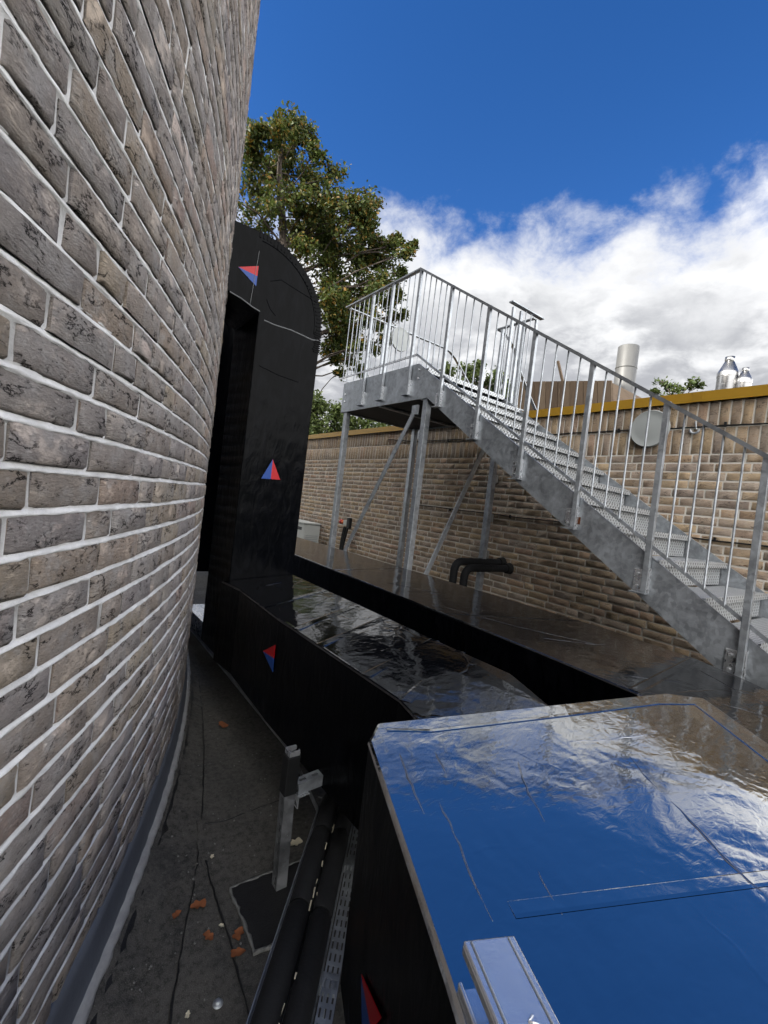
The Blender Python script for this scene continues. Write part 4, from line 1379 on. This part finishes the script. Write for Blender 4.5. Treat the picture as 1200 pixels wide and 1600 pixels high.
# strut lying over the near duct
br = thing('channel_rail', 'bright zinc strut channel lying across the corner of the glossy near duct', 'strut channel', (0.26, 0.13, -0.33))
ca, cb = Vector((0.2905, 0.197, 0)), Vector((0.2905-0.0205*8, 0.197-0.0465*8, 0))
dirv = (cb-ca).normalized()
nv = Vector((-dirv.y, dirv.x, 0))
if nv.x < 0:
    nv = -nv
ZT, ht = -0.310, 0.041


def crail(s0, s1, z0, z1, nm, mt=None, bev=0.0):
    return MB().hexa([(ca+nv*s0+Vector((0, 0, z0))), (cb+nv*s0+Vector((0, 0, z0))), (cb+nv*s1+Vector((0, 0, z0))), (ca+nv*s1+Vector((0, 0, z0)))],
                     [(ca+nv*s0+Vector((0, 0, z1))), (cb+nv*s0+Vector((0, 0, z1))), (cb+nv*s1+Vector((0, 0, z1))), (ca+nv*s1+Vector((0, 0, z1)))]).build(nm, mt or M['zinc'], br, bev)


M['zinc'] = plain('bright_zinc', (0.78, 0.79, 0.80), 0.27, 0.88, var=0.07, scale=70, bump=0.12)
crail(-0.0205, 0.0205, ZT-0.003, ZT, 'top_flange', bev=0.0012)
crail(0.0177, 0.0205, ZT-ht, ZT-0.0032, 'web')
crail(-0.0205, 0.0175, ZT-ht, ZT-ht+0.003, 'bottom_flange')
crail(-0.0205, -0.0178, ZT-0.010, ZT-0.0032, 'lip', bev=0.0008)
crail(-0.0205, -0.0178, ZT-ht+0.0031, ZT-ht+0.010, 'lip', bev=0.0008)
for s_ in (-0.0150, 0.0150):
    MB().tube([ca+dirv*0.002+nv*s_+Vector((0, 0, ZT+0.0002)), ca+dirv*0.19+nv*s_+Vector((0, 0, ZT+0.0002))], 0.0009, 5).build('roll_line', M['galv'], br)
mb = MB()
gl = []
u_ = 0.052
for st in ((-0.002, 0.004, 0.0), (0.002, 0.004, 0.004), (-0.002, 0.004, 0.008), (0.001, 0.003, 0.012), (-0.002, 0.003, 0.015)):
    gl.append(st)
path = []
for k_, (s_, amp, dd) in enumerate(gl):
    for j in range(5):
        t = j/4
        path.append(ca+dirv*(u_+dd+t*0.003)+nv*(0.002+s_*1.0+(0.005*t if k_ % 2 else 0.005*(1-t)))+Vector((0, 0, ZT+0.0002)))
mb.tube(path, 0.0007, 5)
mb.build('embossed_mark', M['zinc'], br)
for d0 in (0.16,):
    p_ = ca+dirv*d0
    MB().tube([(p_.x, p_.y, nz(p_.x, p_.y)), (p_.x, p_.y, ZT-ht-0.0005)], 0.006, 8).build('support_rod', M['galv'], br)


# leaves, scraps, bolt
def leaf(name, label, p_, size, sd_, material, cat, group=None, z=FLOOR+0.006):
    q_ = random.Random(sd_)
    vs_, n = [], 20
    for i_ in range(n):
        a = 2*math.pi*i_/n
        r_ = size*0.70*(0.52+0.14*math.cos(2*a)+0.10*math.cos(5*a)+q_.uniform(-.06, .06))
        vs_.append((p_[0]+r_*math.cos(a+sd_), p_[1]+r_*math.sin(a+sd_), z+0.004+abs(math.sin(a*1.5+sd_))*size*0.07))
    m_ = MB()
    m_.add(vs_+[(p_[0], p_[1], z+0.002)], [(i_, (i_+1) % n, n) for i_ in range(n)], True)
    m_.add([(x_, y__, z_-0.0012) for x_, y__, z_ in vs_]+[(p_[0], p_[1], z+0.0008)], [((i_+1) % n, i_, n) for i_ in range(n)], True)
    return tag(m_.build(name, material), label, cat, group)


LG = 'fallen leaves on the roof felt'
for i, (x_, y__, sz, lb) in enumerate(((0.542, 1.512, 0.055, 'broad brown leaf beside the felt seam, level with the pad'),
                                       (0.470, 1.511, 0.035, 'tiny brown leaf nearest the curved wall'),
                                       (0.539, 1.385, 0.042, 'brown leaf lying in the narrow strip between two felt seams'),
                                       (0.600, 1.288, 0.046, 'bright orange leaf just off the near corner of the pad'),
                                       (0.622, 1.345, 0.050, 'curled brown leaf touching the side of the pad'),
                                       (0.980, 2.667, 0.080, 'dark brown leaf on the shaded felt below the low duct'))):
    leaf('fallen_leaf', lb, (x_, y__), sz, i+3, M['dry_leaf'], 'leaf', LG)
leaf('fallen_leaf', 'dark dry leaf resting on the upper of two stair treads, by the far stringer', (4.02, 1.30), 0.05, 21, M['dry_leaf'], 'leaf', 'leaves on the stair', z=2.704-2.704+(-0.175+0.169+0.038))
leaf('fallen_leaf', 'dark dry leaf resting on the lower of two stair treads, by the far stringer', (4.04, 1.03), 0.05, 25, M['dry_leaf'], 'leaf', 'leaves on the stair', z=-0.344+0.169+0.038-0.0)
for i, (x_, y__, sz, lb) in enumerate(((0.956, 1.614, 0.060, 'pale torn scrap of insulation behind the slotted post'),
                                       (0.64, 1.70, 0.022, 'tiny pale crumb on the felt beside the long seam'),
                                       (0.585, 1.40, 0.020, 'tiny pale crumb beside the pad edge'),
                                       (0.335, 1.205, 0.028, 'pale flat crumb near the foot of the curved wall'),
                                       (0.43, 1.19, 0.020, 'yellowish crumb on the felt near the loose bolt'))):
    leaf('insulation_scrap', lb, (x_, y__), sz, i+41, M['flake'], 'scrap', 'pale scraps on the roof')
q_ = random.Random(99)
mb = MB()
for i in range(420):
    x_, y__ = q_.uniform(0.3, 1.2), q_.uniform(0.8, 3.2)
    s_ = q_.uniform(0.0015, 0.0045)
    mb.lathe([(s_, 0.0), (s_*0.7, s_*0.8), (0.0, s_)], (x_, y__, FLOOR+0.001), 5)
o_ = mb.build('grit', M['bitumen_grey'])
tag(o_, 'fine grey grit scattered over the roof felt', 'grit', kind='stuff')
bolt = thing('loose_bolt', 'loose zinc washer and bolt lying on the felt at the bottom of the photo', 'bolt', (0.509, 1.181, FLOOR))
MB().lathe([(0.014, 0.0), (0.014, 0.003), (0.007, 0.0035)], (0.509, 1.181, FLOOR+0.002), 18).build('washer', M['galv'], bolt)
MB().lathe([(0.0095, 0.0036), (0.0095, 0.010), (0.004, 0.0115), (0.0, 0.0115)], (0.509, 1.181, FLOOR+0.002), 6).build('bolt_head', M['galv'], bolt)

# ------------------------------------------------------------------ trees
OAK = [(5.51, 15.19, 12.26, 0.43), (4.91, 14.95, 11.35, 0.39), (6.24, 15.46, 12.47, 0.36), (6.34, 14.58, 11.37, 0.3), (4.39, 14.98, 11.28, 0.28), (4.61, 16.03, 11.27, 0.48), (5.73, 17.42, 12.04, 0.63), (6.37, 16.79, 11.98, 0.62), (7.12, 16.37, 11.75, 0.58), (7.08, 14.47, 11.02, 0.33), (5.03, 16.36, 10.34, 0.63), (5.6, 15.29, 9.68, 0.65), (6.26, 14.67, 9.61, 0.6), (6.91, 14.14, 9.9, 0.56), (7.74, 14.1, 10.23, 0.49), (9.39, 15.79, 11.75, 0.36), (5.63, 17.15, 9.83, 0.62), (6.72, 16.68, 9.77, 0.63), (7.58, 16.28, 10.0, 0.64), (7.52, 14.15, 9.22, 0.57), (8.31, 14.13, 9.75, 0.41), (9.2, 14.78, 9.8, 0.39), (8.0, 15.84, 9.16, 0.63), (9.05, 15.72, 9.5, 0.6), (9.95, 15.26, 9.64, 0.46), (9.08, 12.78, 8.54, 0.26), (10.36, 13.9, 9.85, 0.22), (8.11, 15.56, 8.14, 0.58), (8.59, 14.69, 7.93, 0.52), (8.8, 13.33, 7.69, 0.4), (9.82, 13.77, 8.58, 0.24), (7.43, 13.81, 6.45, 0.48), (9.59, 15.69, 7.73, 0.46), (10.25, 15.0, 7.98, 0.33), (8.01, 15.17, 6.2, 0.38), (8.23, 14.14, 5.91, 0.39), (10.25, 15.17, 7.18, 0.31), (10.19, 13.9, 7.25, 0.19), (9.16, 15.75, 5.57, 0.33), (9.88, 15.18, 6.05, 0.28), (7.92, 15.07, 5.44, 0.28), (8.21, 14.57, 4.54, 0.16), (9.16, 14.69, 4.89, 0.22)]
OAK += [(7.56, 15.1, 8.24, 0.56), (7.41, 14.85, 7.29, 0.46), (7.26, 14.08, 6.24, 0.39), (8.88, 15.86, 7.02, 0.45), (8.17, 13.08, 6.08, 0.32), (7.42, 15.31, 9.18, 0.47), (8.96, 15.93, 7.83, 0.46), (8.4, 13.22, 7.06, 0.35), (8.27, 15.05, 5.78, 0.31), (8.22, 15.31, 5.21, 0.26), (8.04, 13.29, 5.22, 0.24), (9.35, 13.73, 5.94, 0.23), (10.16, 14.43, 8.2, 0.3), (9.44, 13.95, 9.43, 0.28), (7.52, 16.04, 10.48, 0.48), (6.29, 14.61, 8.2, 0.43)]
OAK += [(3.6, 15.6, 9.3, 0.7), (4.2, 16.5, 8.2, 0.7), (4.6, 15.0, 7.0, 0.6), (3.2, 16.8, 10.4, 0.6), (5.3, 16.6, 7.6, 0.6), (2.6, 15.9, 8.0, 0.7)]
_q = random.Random(3)
_mid = []
for _a in OAK[:43]:
    for _b in OAK[:43]:
        _d = math.dist(_a[:3], _b[:3])
        if 0.7 < _d < 1.9 and _q.random() < 0.10 and _a < _b:
            _mid.append(tuple((_a[i]+_b[i])/2 for i in range(3))+(0.42*(_a[3]+_b[3]),))
OAK += _mid
OAK_T = [(7.4, 15.4, -6.0), (7.25, 15.4, -2.0), (7.12, 15.44, 3.05), (6.6, 15.67, 5.28), (6.22, 15.82, 7.72), (5.91, 15.94, 9.67), (5.65, 16.03, 11.17), (5.61, 16.05, 12.0)]
HEDGE = [(5.78, 11.52, 2.35, 0.39), (5.78, 11.04, 1.85, 0.35), (6.32, 11.0, 2.24, 0.32), (6.64, 11.76, 1.91, 0.28), (6.39, 10.47, 2.0, 0.26), (6.79, 10.23, 1.99, 0.24), (7.65, 10.76, 2.22, 0.26), (7.62, 10.1, 2.08, 0.18), (5.72, 11.74, 1.81, 0.36), (6.75, 11.06, 1.64, 0.36), (7.31, 10.45, 1.72, 0.32),
         (6.1, 12.3, 1.9, 0.5), (6.9, 11.6, 1.4, 0.5), (7.9, 10.9, 1.5, 0.45), (8.3, 10.2, 1.7, 0.4), (6.2, 11.2, 1.2, 0.5), (5.3, 12.4, 2.0, 0.5), (5.9, 11.9, 2.6, 0.35)]
SHRUB = [(11.36, 12.37, 5.03, 0.28), (10.79, 11.15, 4.31, 0.32), (11.3, 11.13, 4.84, 0.31), (11.26, 10.69, 5.01, 0.21), (11.96, 10.95, 4.63, 0.33), (11.78, 10.3, 4.66, 0.26), (12.07, 10.15, 4.24, 0.26), (12.28, 10.86, 4.2, 0.36), (11.04, 11.18, 3.94, 0.39), (11.6, 10.8, 3.6, 0.5), (12.2, 10.3, 3.5, 0.5)]
SMALL = [(12.88, 5.6, 4.11, 0.15), (13.23, 5.48, 4.04, 0.16), (12.79, 4.86, 3.91, 0.15), (12.83, 4.67, 3.88, 0.1), (12.59, 5.6, 3.78, 0.1), (13.21, 5.24, 3.96, 0.1), (12.99, 5.47, 3.73, 0.17), (13.0, 5.2, 3.6, 0.2)]


def tree(name, label, clumps, trunk, tr, leafmat, lsize, dens, sd_, group=None, base=None):
    q_ = random.Random(sd_)
    rs = np.random.RandomState(sd_)
    t_ = thing(name, label, 'tree', trunk[0], group)
    n = len(trunk)
    MB().tube(trunk, [tr*(1-0.85*i_/(n-1)) for i_ in range(n)], 10).build('trunk', M['bark'], t_)
    LV, LF = [], []
    off = 0
    for (cx_, cy_, cz_, r_) in clumps:
        C_ = Vector((cx_, cy_, cz_))
        # join the branch to the trunk below the clump
        best = None
        for i_ in range(1, n-1):
            for f_ in (0.0, 0.5):
                p_ = Vector(trunk[i_]).lerp(Vector(trunk[i_+1]), f_)
                dd = (p_-C_).length+(6.0 if p_.z > C_.z-0.25*(p_-C_).length else 0.0)
                if best is None or dd < best[0]:
                    best = (dd, p_, i_)
        p_ = best[1]
        L_ = (C_-p_).length
        pts = []
        for i_ in range(6):
            t = i_/5
            b_ = p_.lerp(C_, t)
            w_ = math.sin(t*math.pi)*L_*0.07
            pts.append(b_+Vector((q_.uniform(-1, 1)*w_, q_.uniform(-1, 1)*w_, q_.uniform(-.3, 1)*w_)))
        r0_ = min(tr*0.3, 0.010+0.008*L_)
        m_ = MB().tube(pts, [r0_*(1-0.8*i_/5)+0.004 for i_ in range(6)], 6, False)
        ntw = max(4, int(26*r_))
        for k_ in range(ntw):
            dv = Vector(rs.normal(0, 1, 3)).normalized()*r_*(rs.uniform(0.25, 1.12))
            tip = C_+dv
            m_.tube([pts[-2 if k_ % 2 else -1], C_.lerp(tip, 0.5)+Vector((0, 0, 0.03)), tip], [0.010, 0.007, 0.003], 4, False)
            nl = max(5, int(dens*rs.uniform(0.5, 1.4)))
            cen = np.array(tip)[None, :]+rs.normal(0, 0.34*min(r_, 0.45), (nl, 3))
            nr_ = rs.normal(0, 1, (nl, 3))+np.array([0, 0, 0.7])
            nr_ /= np.linalg.norm(nr_, axis=1)[:, None]
            a_ = np.cross(nr_, rs.normal(0, 1, (nl, 3)))
            a_ /= np.linalg.norm(a_, axis=1)[:, None]+1e-6
            b2 = np.cross(nr_, a_)
            sz = lsize*rs.uniform(0.6, 1.25, (nl, 1))
            P4 = np.stack([cen-a_*sz*0.6, cen-b2*sz*0.34+nr_*sz*0.1, cen+a_*sz*0.6, cen+b2*sz*0.34+nr_*sz*0.1], 1).reshape(-1, 3)
            LV.append(P4)
            LF.append(np.arange(nl*4).reshape(nl, 4)+off)
            off += nl*4
        m_.build('branch', M['bark'], t_)
    A_ = np.concatenate(LV)
    m_ = MB().add(A_.tolist(), np.concatenate(LF).tolist())
    m_.build('crown', leafmat, t_)
    return t_


tree('oak_tree', 'tall spreading oak with yellowing leaves behind the black duct', OAK, OAK_T, 0.34, M['oak_leaf'], 0.13, 58, 5)
tree('dense_tree', 'low dense dark green tree just over the wall to the left of the landing', HEDGE, [(6.5, 11.3, -6), (6.5, 11.3, -1.5), (6.55, 11.2, 0.5), (6.6, 11.1, 1.4), (6.6, 11.0, 1.8)], 0.2, M['dark_leaf'], 0.11, 60, 8)
tree('bushy_tree', 'dark tree top seen through the bars just right of the landing corner', SHRUB, [(11.7, 10.9, -6), (11.7, 10.9, -1), (11.7, 10.8, 2.5), (11.6, 10.8, 3.8), (11.6, 10.8, 4.4)], 0.2, M['dark_leaf'], 0.13, 48, 12)
tree('small_tree', 'small sparse tree top peeping over the coping between the flues', SMALL, [(13.0, 5.2, -6), (13.0, 5.2, 0), (13.0, 5.2, 2.8), (13.0, 5.2, 3.4), (13.0, 5.2, 3.7)], 0.14, M['dark_leaf'], 0.10, 20, 16)
